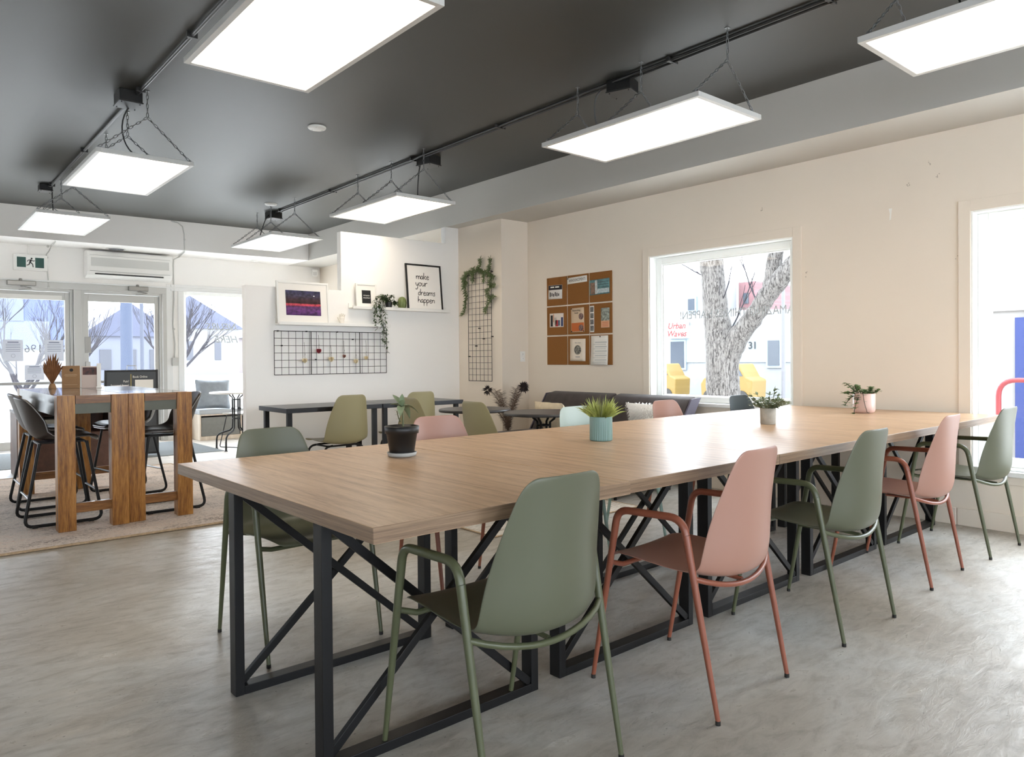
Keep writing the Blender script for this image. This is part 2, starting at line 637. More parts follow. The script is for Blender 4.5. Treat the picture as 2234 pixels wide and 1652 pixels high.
# unseen walls that close the room; openings added to bring daylight to the foreground
wall_with_holes('wall_left', 'x', -3.4, -3.2, -4.2, DY + 0.3, -0.1, CEIL, [(-2.6, -0.8, 0.9, 2.3)], M['wall_white'])
wall_with_holes('wall_back', 'y', -4.4, -4.2, -3.4, 5.8, -0.1, CEIL, [(-2.4, 0.2, 0.8, 2.45), (1.4, 4.0, 0.8, 2.45)], M['wall_white'])

# door wall: two doors and a window
DH = [(0.70, 1.955, 0.0, 2.14), (2.05, 3.085, 0.0, 2.14), (3.38, 5.3, 0.52, 2.19), (-3.0, -0.2, 0.4, 2.19)]
wall_with_holes('wall_front', 'y', DY, DY + 0.2, -3.2, WX + 0.24, -0.1, CEIL, DH, M['wall_white'])

# baseboards on the window wall, in two tiers with a butt joint
mb = MB()
for (a, b_) in ((-2.2, 1.835), (1.84, 6.22)):
    mb.box(WX - 0.016, a, 0.0, WX, b_, 0.118)
struct('baseboard_right', mb, M['trim_warm_tint'], bevel=0.004)
mb = MB()
mb.box(5.158, 6.224, 0, 5.174, 7.016, 0.118)
mb.box(5.16, 6.208, 0, WX - 0.02, 6.224, 0.118)
mb.box(2.66, 7.0, 0, 5.158, 7.016, 0.118)
struct('baseboard_partition', mb, M['trim_warm_tint'], bevel=0.004)


def ring(mb, axis, c0, c1, a0, a1, z0, z1, w, wb=None):
    """four bars framing a rectangle (a0,a1,z0,z1) on its inside"""
    wb = w if wb is None else wb

    def B(p0, p1, q0, q1):
        if axis == 'x':
            mb.box(c0, p0, q0, c1, p1, q1)
        else:
            mb.box(p0, c0, q0, p1, c1, q1)
    B(a0, a0 + w, z0, z1)
    B(a1 - w, a1, z0, z1)
    B(a0 + w, a1 - w, z1 - w, z1)
    if wb > 0:
        B(a0 + w, a1 - w, z0, z0 + wb)


# windows of the window wall: casing, reveal liner, vinyl frame, glass
for n, (y0, y1, z0, z1) in enumerate(WIN):
    root = tag(thing('window_%d' % (n + 1), None, None, (WX, (y0 + y1) / 2, z0)), kind='structure')
    hw, H_ = (y1 - y0) / 2, z1 - z0
    mb = MB()
    ring(mb, 'x', -0.014, 0.0, -hw - 0.075, hw + 0.075, -0.0 if n == 0 else -0.09, H_ + 0.075, 0.075, 0.0 if n == 0 else 0.09)
    tag(obj('casing', mb, M['trim_warm_tint'], root, bevel=0.003))
    mb = MB()
    ring(mb, 'x', -0.004, 0.12, -hw, hw, 0, H_, 0.012, 0.012)
    obj('reveal', mb, M['vinyl_white'], root, bevel=0.002)
    mb = MB()
    ring(mb, 'x', 0.09, 0.15, -hw + 0.012, hw - 0.012, 0.012, H_ - 0.012, 0.062, 0.05)
    ring(mb, 'x', 0.105, 0.14, -hw + 0.07, hw - 0.07, 0.055, H_ - 0.07, 0.018, 0.018)
    obj('sash', mb, M['vinyl_white'], root, bevel=0.004)
    mb = MB()
    mb.box(0.118, -hw + 0.08, 0.07, 0.124, hw - 0.08, H_ - 0.08)
    obj('pane', mb, M['glass'], root)
    if n == 1:
        mb = MB()
        mb.box(-0.05, -hw - 0.09, -0.035, 0.06, hw + 0.09, 0.0)
        obj('window_sill', mb, M['trim_white'], root, bevel=0.006)
    if n == 0:
        mb = MB()
        mb.box(-0.03, -hw - 0.075, -0.02, 0.06, hw + 0.075, 0.012)
        obj('window_sill', mb, M['trim_white'], root, bevel=0.006)

# ------------------------------------------------------------------ lighting panels on chains
def chain_into(mb, p, q, pitch=0.030, r=0.0029, w=0.0075):
    p, q = Vector(p), Vector(q)
    L = (q - p).length
    n = max(2, int(L / pitch))
    d = (q - p) / n
    t = d.normalized()
    ref = Vector((0, 1, 0)) if abs(t.y) < 0.9 else Vector((1, 0, 0))
    a = (ref - t * ref.dot(t)).normalized()
    b = t.cross(a)
    hl = d.length * 0.62
    for i in range(n):
        c = p + d * (i + 0.5)
        s = a if i % 2 else b
        pts = []
        for k in range(8):
            ang = 2 * PI * k / 8
            pts.append(c + t * (math.cos(ang) * hl) + s * (math.sin(ang) * w))
        mb.tube(pts, r, 4, closed=True)


def panel_light(x, y, hooks, label, cable=1):
    z = 2.62
    root = thing('panel_light', label, 'ceiling light', (x, y, z), 0, 'suspended flat panel lights')
    hx, hy = 0.325, 0.645
    mb = MB()
    w = 0.028
    mb.box(-hx, -hy, 0, -hx + w, hy, 0.03)
    mb.box(hx - w, -hy, 0, hx, hy, 0.03)
    mb.box(-hx + w, -hy, 0, hx - w, -hy + w, 0.03)
    mb.box(-hx + w, hy - w, 0, hx - w, hy, 0.03)
    mb.box(-hx + w, -hy + w, 0.012, hx - w, hy - w, 0.03)
    obj('lamp_frame', mb, M['frame_white'], root, bevel=0.002)
    mb = MB()
    mb.box(-hx + w, -hy + w, 0.004, hx - w, hy - w, 0.0115)
    obj('diffuser', mb, M['lamp'], root)
    for hyk in hooks:
        dy = hyk - y
        dy_e = max(-hy + 0.04, min(hy - 0.04, dy))
        mb = MB()
        top = (0, dy, CEIL - z - 0.03)
        mid = (0, dy, CEIL - z - 0.19)
        chain_into(mb, top, mid)
        chain_into(mb, mid, (-hx + 0.02, dy_e, 0.04))
        chain_into(mb, mid, (hx - 0.02, dy_e, 0.04))
        mb.box(-hx + 0.01, dy_e - 0.008, 0.028, -hx + 0.026, dy_e + 0.008, 0.045)
        mb.box(hx - 0.026, dy_e - 0.008, 0.028, hx - 0.01, dy_e + 0.008, 0.045)
        c = obj('suspension_chain', mb, M['chain'], root)
        mb = MB()
        mb.box(-0.014, dy - 0.012, CEIL - z - 0.004, 0.014, dy + 0.012, CEIL - z)
        mb.tube([(0, dy, CEIL - z), (0, dy, CEIL - z - 0.035)], 0.004, 6)
        obj('ceiling_hook', mb, M['chain'], c)
    return root


def cable(root, p, q, sag, m_=None):
    """a power cable that hangs from a junction box (p) to the back of the panel (q), in the lamp's own frame"""
    p, q = Vector(p), Vector(q)
    pts = []
    for i in range(15):
        t = i / 14
        c = p.lerp(q, t)
        s = math.sin(t * PI)
        pts.append(c + Vector((sag[0] * s, sag[1] * s, sag[2] * s + 0.03 * math.sin(t * 2 * PI))))
    mb = MB()
    mb.tube(pts, 0.0055, 6)
    return obj('power_cable', mb, m_ or M['black_plastic'], root)


LP = [(3.80, 0.92, (0.35, 0.95, 1.52), 'bright panel light at the top right corner, cut by the frame'),
      (3.80, 3.09, (2.47, 3.12, 3.70), 'bright panel light on chains over the middle of the long table'),
      (3.80, 6.28, (5.68, 6.25, 6.92), 'bright panel light in front of the tall partition wall'),
      (3.74, 8.92, (8.35, 9.06, 9.51), 'small looking panel light above the low partition wall end'),
      (1.455, 3.14, (2.55, 3.15, 3.75), 'biggest looking panel light, cut by the top edge of the photo'),
      (1.455, 6.38, (5.71, 6.28, 7.00), 'bright panel light hanging below the dark junction box over the bar tables'),
      (1.455, 9.06, (8.45, 9.10, 9.67), 'bright panel light hanging in front of the exit sign')]
lamps = [panel_light(*a) for a in LP]
cable(lamps[0], (0.12, 0.5, 0.45), (0.0, 0.30, 0.03), (0, -0.05, 0.0))
cable(lamps[1], (0.12, 0.50, 0.45), (0.05, 0.35, 0.03), (-0.02, 0.08, 0.02), M['chain'])
cable(lamps[2], (0.12, -0.40, 0.45), (0.1, -0.35, 0.03), (0, 0.04, 0))
cable(lamps[3], (0.10, 0.42, 0.45), (-0.1, 0.40, 0.03), (0, 0.02, 0))
cable(lamps[5], (-0.03, -0.52, 0.45), (0.05, -0.45, 0.03), (-0.12, 0.06, -0.02))
cable(lamps[6], (-0.03, 0.38, 0.45), (0.0, 0.35, 0.03), (-0.01, 0.03, 0.0))


def conduit(x, y0, y1, dz, label, clamps, r=0.011):
    mb = MB()
    root = thing('conduit_pipe', label, 'conduit', (x, y0, CEIL))
    mb.tube([(0, 0, -dz), (0, y1 - y0, -dz)], r, 10)
    obj('pipe', mb, M['black_pipe'], root)
    for cy in clamps:
        mb = MB()
        mb.box(-0.03, cy - y0 - 0.012, -dz - r - 0.004, 0.03, cy - y0 + 0.012, -0.002)
        obj('pipe_clamp', mb, M['black_pipe'], root, bevel=0.003)


M['black_pipe'] = mat('charcoal_pipe', srgb(58, 58, 58), 0.35, metal=0.3)
conduit(1.40, 1.2, 9.4, 0.02, 'charcoal conduit pipe along the dark ceiling over the bar tables', (4.52, 5.66, 6.0, 7.6, 9.3), 0.013)
conduit(3.885, -1.0, 9.3, 0.018, 'thin black conduit on the dark ceiling, one of a close pair, on the room side', (0.8, 1.9, 2.95, 4.7, 6.0, 7.7, 9.1))
conduit(3.925, -1.0, 9.2, 0.018, 'thin black conduit on the dark ceiling, one of a close pair, on the window side', (0.8, 1.9, 2.95, 4.7, 6.0, 7.7))


def junction(x, y, rz, label, s=(0.075, 0.09, 0.045)):
    root = thing('junction_box', label, 'electrical box', (x, y, CEIL), rz, 'junction boxes on the ceiling')
    mb = MB()
    mb.box(-s[0], -s[1], -s[2] * 2 + 0.012, s[0], s[1], 0)
    obj('box_body', mb, M['black_plastic'], root, bevel=0.004)
    mb = MB()
    mb.box(-s[0] - 0.004, -s[1] - 0.004, -s[2] * 2, s[0] + 0.004, s[1] + 0.004, -s[2] * 2 + 0.011)
    for a in (-1, 1):
        for b in (-1, 1):
            mb.tube([(a * s[0] * .8, b * s[1] * .8, -s[2] * 2 - 0.006), (a * s[0] * .8, b * s[1] * .8, -s[2] * 2)], 0.004, 6)
    obj('cover_plate', mb, M['black_pipe'], root, bevel=0.003)


junction(1.36, 5.84, 0, 'black junction box on the ceiling pipe, nearest over the bar tables')
junction(1.36, 9.45, 0, 'black junction box at the far end of the ceiling pipe near the exit sign', (0.06, 0.07, 0.035))
junction(3.96, 3.42, 0.3, 'black junction box on the twin pipes above the middle table light')
junction(3.99, 5.88, 0.2, 'black junction box on the twin pipes above the tall partition light')
junction(3.90, 9.36, 0.1, 'black junction box ending the twin pipes by the white ceiling disc')
for (x, y, z, r, lab, cat) in ((2.76, 5.71, CEIL, 0.075, 'small round white cover plate alone on the dark ceiling', 'cover plate'),
                               (3.66, 8.86, CEIL, 0.075, 'round white cover plate beside the last junction box', 'cover plate'),
                               (4.36, 11.15, SOF, 0.07, 'round white smoke detector under the white soffit', 'smoke detector')):
    mb = MB()
    mb.lathe([(r, 0), (r, -0.008), (r * 0.92, -0.016), (r * 0.5, -0.02), (0.001, -0.021)], 28)
    for k in range(3):
        a = 2 * PI * k / 3
        mb.tube([(r * .6 * math.cos(a), r * .6 * math.sin(a), -0.024), (r * .6 * math.cos(a), r * .6 * math.sin(a), -0.018)], 0.006, 6)
    o = obj('ceiling_cover_plate' if 'plate' in cat else 'smoke_detector', mb, M['white'], loc=(x, y, z))
    tag(o, lab, cat)

# ------------------------------------------------------------------ the long table: five desks
def bar_in(mb, p, q, w, h):
    return mb.bar(p, q, w, h, (0, 1, 0))


TZ = 0.768
FX, FY = 0.407, 0.352    # outer half sizes of the leg frames
desk0 = thing('work_table', 'pale wood topped table at the near end of the long row, holding the black pot', 'table', (0, 0, 0), 0, 'wood topped tables pushed into one long row')
mb = MB()
mb.mat(0).box(-0.4622, -0.727, TZ - 0.040, 0.4622, 0.727, TZ)
top = obj('tabletop', mb, [M['laminate'], M['laminate_edge']], desk0, bevel=0.0012, seg=1)
for p in top.data.polygons:
    if abs(p.normal.z) < 0.5:
        p.material_index = 1
for sx in (-1, 1):
    for sy in (-1, 1):
        mb = MB()
        mb.box(sx * FX, sy * FY, 0, sx * (FX - 0.032), sy * (FY - 0.052), TZ - 0.040)
        lg = obj('leg', mb, M['black_metal'], desk0, bevel=0.002)
for sy in (-1, 1):
    yy = sy * (FY - 0.026)
    mb = MB()
    mb.box(-FX + 0.032, yy - 0.026, 0.0, FX - 0.032, yy + 0.026, 0.030)
    obj('floor_rail', mb, M['black_metal'], desk0, bevel=0.002)
    mb = MB()
    mb.box(-FX + 0.032, yy - 0.026, TZ - 0.072, FX - 0.032, yy + 0.026, TZ - 0.040)
    obj('top_rail', mb, M['black_metal'], desk0, bevel=0.002)
    for sx in (-1, 1):
        mb = MB()
        o_ = 0.012 * sx
        mb.bar((-sx * (FX - 0.034), yy + o_, 0.034), (sx * (FX - 0.034), yy + o_, TZ - 0.075), 0.018, 0.026, (0, 1, 0))
        obj('cross_brace', mb, M['black_metal'], desk0, bevel=0.0015)
TA = 0.0085
labels = ['pale wood topped table at the near end of the long row, holding the black pot',
          'pale wood topped table second from the near end, holding the ribbed teal pot',
          'bare pale wood topped table between the teal and concrete pots, middle of the row',
          'pale wood topped table fourth from the near end, holding the concrete pot',
          'pale wood topped table at the window wall end of the row, holding the pink pot']
desks = []
for i in range(5):
    loc = (1.318 + 0.9265 * i, 2.252 + 0.0072 * i - (0.012 if i == 0 else 0), 0)
    if i == 0:
        desk0.location = loc
        desk0.location.x -= 0.003
        desk0.rotation_euler = (0, 0, TA + 0.001)
        desks.append(desk0)
    else:
        desks.append(dup(desk0, loc, TA, labels[i]))


# ------------------------------------------------------------------ chairs
def shell_mesh(scale=1.0):
    """one-piece seat and back, facing +y; profile from the front edge to the top of the back"""
    prof = [(0.218, 0.430), (0.213, 0.439), (0.185, 0.446), (0.13, 0.444), (0.06, 0.436), (-0.01, 0.428), (-0.08, 0.421), (-0.145, 0.417),
            (-0.200, 0.419), (-0.238, 0.432), (-0.261, 0.465), (-0.270, 0.520), (-0.272, 0.585), (-0.274, 0.65), (-0.277, 0.71), (-0.282, 0.77), (-0.286, 0.815), (-0.289, 0.842), (-0.290, 0.855)]
    half = [0.165, 0.190, 0.205, 0.210, 0.214, 0.218, 0.221, 0.223, 0.223, 0.222, 0.220, 0.216, 0.207, 0.195, 0.181, 0.165, 0.151, 0.133, 0.104]
    dy = [0, 0, 0, 0, 0, 0.004, 0.012, 0.028, 0.050, 0.072, 0.086, 0.088, 0.080, 0.066, 0.050, 0.036, 0.025, 0.017, 0.012]
    dz = [0.004, 0.008, 0.012, 0.016, 0.020, 0.024, 0.029, 0.034, 0.037, 0.035, 0.026, 0.013, 0.004, 0, 0, 0, 0, 0, 0]
    rows = []
    n = 12
    for i, (y, z) in enumerate(prof):
        r = []
        for k in range(n + 1):
            u = -1 + 2 * k / n
            w = abs(u) ** 2.3
            r.append((half[i] * u, y + dy[i] * w, z + dz[i] * w))
        rows.append(r)
    return MB().grid(rows)


def arc(p0, p1, p2, r, n=5):
    """points rounding the corner p1"""
    p0, p1, p2 = Vector(p0), Vector(p1), Vector(p2)
    a = (p0 - p1).normalized()
    b = (p2 - p1).normalized()
    r = min(r, (p0 - p1).length * .49, (p2 - p1).length * .49)
    s, e = p1 + a * r, p1 + b * r
    return [tuple(s.lerp(p1, t).lerp(p1.lerp(e, t), t)) for t in [i / n for i in range(n + 1)]]


def armchair(name, label, key, group):
    sm, mm = SHELL[key]
    root = thing(name, label, 'chair', (0, 0, 0), 0, group)
    s = obj('shell_seat', shell_mesh(), sm, root)
    md = s.modifiers.new('solid', 'SOLIDIFY')
    md.thickness = 0.006
    md.offset = -1
    md = s.modifiers.new('sub', 'SUBSURF')
    md.levels = md.render_levels = 2
    for sx in (-1, 1):
        ff, ft = (sx * 0.246, 0.250, 0.012), (sx * 0.246, 0.135, 0.628)
        bt, bf = (sx * 0.246, -0.128, 0.634), (sx * 0.243, -0.248, 0.012)
        pa = arc(ff, ft, bt, 0.045, 6)
        pb = arc(ft, bt, bf, 0.055, 6)
        # front leg with its half of the arm, rear leg, armrest
        mb = MB()
        q = Vector(ff).lerp(Vector(pa[0]), 0.5)
        mb.tube([ff, q] + [pa[0]], [0.0078, 0.0108, 0.013], 12)
        lf = obj('leg', mb, mm, root)
        mb = MB()
        mb.tube([ff[:2] + (0.0,), ff[:2] + (0.014,)], 0.0085, 10)
        obj('foot_cap', mb, M['rubber'], lf)
        mb = MB()
        mb.tube(pa + pb, 0.013, 12, caps=False)
        obj('armrest', mb, mm, root)
        mb = MB()
        q = Vector(bf).lerp(Vector(pb[-1]), 0.5)
        mb.tube([pb[-1], q, bf], [0.013, 0.0108, 0.0078], 12)
        lr = obj('leg', mb, mm, root)
        mb = MB()
        mb.tube([bf[:2] + (0.0,), bf[:2] + (0.014,)], 0.0085, 10)
        obj('foot_cap', mb, M['rubber'], lr)
    # cross bars under the seat
    mb = MB()
    y0 = 0.250 - 0.115 * (0.445 / 0.616)
    mb.tube([(-0.246, y0 + 0.012, 0.436), (-0.19, y0 - 0.01, 0.420), (0.19, y0 - 0.01, 0.420), (0.246, y0 + 0.012, 0.436)], 0.0095, 8)
    obj('seat_rail', mb, mm, root)
    mb = MB()
    pts = []
    for k in range(13):
        u = -1 + k / 6
        pts.append((0.244 * u, -0.166 - 0.056 * (1 - u * u) ** 0.8, 0.444 - 0.046 * (1 - u * u)))
    mb.tube(pts, 0.0095, 8)
    obj('seat_rail', mb, mm, root)
    mb = MB()
    mb.tube([(0, y0 - 0.01, 0.420), (0, 0.0, 0.412), (0, -0.205, 0.400)], 0.008, 6)
    mb.box(-0.07, -0.09, 0.408, 0.07, 0.03, 0.415)
    obj('under_seat_bracket', mb, mm, root)
    return root


GC = 'armchairs around the long table'
near = [('green', 1.362, 1.655, 0.00, 'sage green armchair nearest the camera, in front of the near table'),
        ('pink', 2.204, 1.600, 0.075, 'dusty pink armchair between two sage ones, second from the camera on the near side'),
        ('green', 3.135, 1.615, 0.01, 'sage green armchair between two pink ones on the near side of the row'),
        ('pink', 4.140, 1.665, 0.045, 'dusty pink armchair fourth along the near side, beside the last sage one'),
        ('green', 4.985, 1.640, -0.02, 'sage green armchair by the right hand window, at the wall end of the row')]
far = [('green', 1.325, 2.955, PI + 0.03, 'sage green armchair tucked in across the table, near the wooden bar tables'),
       ('pink', 2.215, 2.985, PI - 0.12, 'light pink armchair across the table behind the black potted plant'),
       ('mint', 3.300, 2.985, PI, 'pale mint armchair across the table, behind the teal pot'),
       ('pink', 4.200, 2.985, PI, 'light pink armchair across the table, against the dark sofa and fluffy cushion'),
       ('slate', 5.140, 2.985, PI, 'dark slate armchair across the table, below the big window')]
protos = {}
for (key, x, y, rz, lab) in near + far:
    if key not in protos:
        o = armchair('armchair', lab, key, GC)
        o.location = (x, y, 0)
        o.rotation_euler = (0, 0, rz)
        protos[key] = o
    else:
        dup(protos[key], (x, y, 0), rz, lab, GC)


# ------------------------------------------------------------------ plants and pots on the long table
M['teal_pot'] = mat('teal_glaze', srgb(118, 148, 143), 0.3)
M['cement'] = mat('cement_pot', srgb(178, 172, 160), 0.8, var=0.08, vscale=30, bump=0.15, bscale=80)
M['blush_pot'] = mat('blush_glaze', srgb(218, 186, 176), 0.35)
M['black_pot'] = mat('black_glaze', srgb(24, 24, 25), 0.45)
M['soil'] = mat('soil', srgb(52, 40, 32), 0.95, var=0.4, vscale=60, bump=0.8, bscale=120)
M['grass_blade'] = mat('grass_blade', srgb(166, 174, 96), 0.5, var=0.3, vscale=40)
M['leaf_sage'] = mat('leaf_grey_green', srgb(122, 138, 108), 0.6, var=0.15, vscale=30)
M['leaf_green'] = mat('leaf_green', srgb(112, 140, 92), 0.5, var=0.2, vscale=30)
M['leaf_dark'] = mat('leaf_dark_green', srgb(58, 80, 46), 0.5, var=0.25, vscale=30)
M['stem'] = mat('stem', srgb(96, 100, 66), 0.6)
M['stem_dark'] = mat('stem_brown', srgb(64, 50, 40), 0.7)


def leaf_into(mb, base, d, length, width, fold=0.15, droop=0.25, up_=(0, 0, 1), seg=5):
    """a pointed leaf blade with a fold along the midrib"""
    base, d = Vector(base), Vector(d).normalized()
    side = d.cross(Vector(up_))
    side = side.normalized() if side.length > 1e-4 else Vector((1, 0, 0))
    nrm = side.cross(d).normalized()
    rows = []
    for i in range(seg + 1):
        t = i / seg
        w = width * 0.5 * (math.sin(PI * min(1, t * 0.93 + 0.07)) ** 0.8) * (1 - 0.15 * t)
        if i == seg:
            w = width * 0.03
        c = base + d * (length * t) - Vector((0, 0, 1)) * (droop * length * t * t)
        rows.append([c - side * w + nrm * (fold * w), c, c + side * w + nrm * (fold * w)])
    mb.grid(rows)


# black pot with a saucer
t = thing('potted_plant', 'small plant in a black pot on a grey saucer on the near table', 'potted plant', (1.585, 2.545, TZ), 0.4)
mb = MB()
mb.lathe([(0.043, 0), (0.056, 0.003), (0.060, 0.018), (0.056, 0.018), (0.05, 0.008), (0.001, 0.006)], 32)
obj('saucer', mb, mat('saucer_grey', srgb(170, 170, 168), 0.5), t)
mb = MB()
mb.lathe([(0.048, 0.008), (0.062, 0.092), (0.068, 0.094), (0.070, 0.122), (0.064, 0.124), (0.060, 0.108), (0.001, 0.106)], 36)
pot = obj('pot', mb, M['black_pot'], t)
mb = MB()
mb.lathe([(0.06, 0.100), (0.059, 0.109), (0.03, 0.112), (0.001, 0.111)], 20)
obj('soil', mb, M['soil'], t)
mb = MB()
mb.tube([(0.008, 0, 0.105), (0.012, 0.002, 0.15), (0.006, 0.0, 0.185), (0.0, 0.0, 0.206)], [0.004, 0.0035, 0.003, 0.002], 8)
mb.tube([(-0.004, 0.004, 0.14), (-0.022, 0.0, 0.158), (-0.032, 0.0, 0.185)], 0.002, 6)
obj('stem', mb, M['stem'], t)
mb = MB()
random.seed(3)
for (az, el, L_, w_, dr) in ((3.7, 0.1, 0.095, 0.034, 0.45), (4.0, 0.9, 0.05, 0.026, 0.2), (0.2, 0.15, 0.085, 0.034, 0.8), (5.6, 0.3, 0.075, 0.032, 0.7),
                             (1.2, 0.7, 0.085, 0.030, 0.1), (2.4, 0.5, 0.055, 0.026, 0.3), (0.5, 1.1, 0.06, 0.024, 0.05)):
    d = (math.cos(az) * math.cos(el), math.sin(az) * math.cos(el), math.sin(el))
    leaf_into(mb, (0.0, 0, 0.200), d, L_, w_, 0.5, dr)
for k in range(9):
    zz = 0.145 + 0.006 * k
    leaf_into(mb, (-0.018 - 0.0016 * k, 0, zz), (math.cos(k * 2.2), math.sin(k * 2.2), 0.2), 0.014, 0.009, 0.2, 0.2, seg=3)
obj('foliage', mb, M['leaf_sage'], t)

# ribbed teal pot with grass
t = thing('potted_plant', 'spiky artificial grass in a ribbed teal pot on the table', 'potted plant', (2.575, 2.37, TZ))
mb = MB()
prof = [(0.049, 0.0), (0.053, 0.004), (0.0535, 0.112), (0.050, 0.114), (0.048, 0.100), (0.001, 0.098)]
vs, fs = [], []
nn = 96
for (r, z) in prof:
    for k in range(nn):
        a = 2 * PI * k / nn
        rr = r + (0.0012 if (k % 3 == 0) else -0.0006) * (1 if 0.001 < z < 0.11 else 0)
        vs.append((rr * math.cos(a), rr * math.sin(a), z))
for i in range(len(prof) - 1):
    for k in range(nn):
        fs.append((i * nn + k, i * nn + (k + 1) % nn, (i + 1) * nn + (k + 1) % nn, (i + 1) * nn + k))
mb.add(vs, fs)
obj('pot', mb, M['teal_pot'], t)
mb = MB()
random.seed(11)
for k in range(190):
    a = random.uniform(0, 2 * PI)
    r = 0.04 * math.sqrt(random.random())
    lean = random.uniform(0.1, 0.75) * (0.4 + r / 0.04)
    L_ = random.uniform(0.085, 0.15)
    d = Vector((math.cos(a) * lean, math.sin(a) * lean, 1)).normalized()
    leaf_into(mb, (r * math.cos(a), r * math.sin(a), 0.095), d, L_, 0.0065, 0.3, 0.12 + 0.25 * lean, (math.sin(a), -math.cos(a), 0.2), 4)
obj('grass_blades', mb, M['grass_blade'], t)

# cement pot with leafy sprigs
t = thing('potted_plant', 'bushy sprigs in a small grey concrete pot on the table', 'potted plant', (3.885, 2.27, TZ))
mb = MB()
mb.lathe([(0.040, 0.0), (0.043, 0.004), (0.0445, 0.092), (0.041, 0.093), (0.039, 0.08), (0.001, 0.08)], 32)
for k in range(3):
    a = k * 2.1 + 0.4
    mb.lathe([(0.006, -0.0), (0.006, 0.002)], 8, (0.03 * math.cos(a), 0.03 * math.sin(a), -0.0))
obj('pot', mb, M['cement'], t)
random.seed(5)
mb = MB()
ml = MB()
for k in range(30):
    a = random.uniform(0, 2 * PI)
    lean = random.uniform(0.1, 1.5)
    L_ = random.uniform(0.085, 0.125)
    d = Vector((math.cos(a) * lean, math.sin(a) * lean, 1.0)).normalized()
    b0 = Vector((0.02 * math.cos(a), 0.02 * math.sin(a), 0.08))
    pts = [b0 + d * (L_ * i / 4) + Vector((0, 0, -0.02 * (i / 4) ** 2 * lean)) for i in range(5)]
    mb.tube(pts, 0.0012, 5)
    for i in range(1, 5):
        for s in (-1, 1):
            aa = a + s * random.uniform(0.7, 1.3)
            leaf_into(ml, pts[i], (math.cos(aa), math.sin(aa), random.uniform(-0.1, 0.8)), random.uniform(0.028, 0.042), 0.017, 0.3, 0.1, seg=4)
    leaf_into(ml, pts[4], d, 0.03, 0.012, 0.3, 0.1, seg=4)
obj('stems', mb, M['stem'], t)
obj('foliage', ml, M['leaf_sage'], t)

# blush pot with trailing succulent
t = thing('potted_plant', 'trailing green plant in a blush pink pot at the wall end', 'potted plant', (5.09, 2.255, TZ))
mb = MB()
mb.lathe([(0.050, 0.0), (0.064, 0.006), (0.070, 0.02), (0.071, 0.132), (0.067, 0.134), (0.064, 0.118), (0.001, 0.118)], 36)
obj('pot', mb, M['blush_pot'], t)
random.seed(8)
mb = MB()
ml = MB()
L2 = Vector((-0.76, 0.65, 0))   # towards picture left
for (off, L_, up_z, drop) in ((L2 * 1.0, 0.12, 1.0, 0.02), (L2 * 1.1, 0.11, 0.5, 0.3), (L2 * 0.9 + Vector((-.3, -.5, 0)), 0.10, 0.3, 1.5), (L2 * 0.5 + Vector((-.3, -.3, 0)), 0.09, 0.9, 0.05),
                              (L2 * 0.4, 0.07, 0.9, 0), (L2 * -0.3, 0.05, 1, 0), (L2 * -0.9, 0.075, 0.5, 0.05), (L2 * -0.6 + Vector((0.1, .3, 0)), 0.06, 0.7, 0.0),
                              (L2 * 0.2 + Vector((-.4, -.4, 0)), 0.05, 0.7, 0.1), (L2 * 1.3, 0.1, 0.3, 0.9)):
    d = (Vector(off) + Vector((0, 0, up_z))).normalized()
    b0 = Vector(off).normalized() * 0.035 + Vector((0, 0, 0.12))
    pts = [b0 + d * (L_ * i / 7) + Vector((0, 0, -drop * L_ * (i / 7) ** 2)) for i in range(8)]
    mb.tube(pts, 0.0022, 5)
    for i in range(2, 8):
        for s in range(5):
            aa = random.uniform(0, 2 * PI)
            leaf_into(ml, pts[i], (math.cos(aa), math.sin(aa), random.uniform(-0.2, 0.7)), random.uniform(0.024, 0.036), 0.022, 0.2, 0.1, seg=3)
# the strand that hangs over the rim down to the table
pts = [(-0.045, 0.0, 0.12), (-0.066, -0.02, 0.142), (-0.078, -0.03, 0.12), (-0.076, -0.034, 0.08), (-0.070, -0.042, 0.04), (-0.066, -0.05, 0.008), (-0.058, -0.06, 0.004)]
mb.tube(pts, 0.002, 5)
for p in pts[1:]:
    for s in range(3):
        aa = random.uniform(2.5, 5.5)
        leaf_into(ml, p, (math.cos(aa), math.sin(aa), 0.2), 0.02, 0.014, 0.2, 0.1, seg=3)
obj('stems', mb, M['stem_dark'], t)
obj('foliage', ml, M['leaf_green'], t)

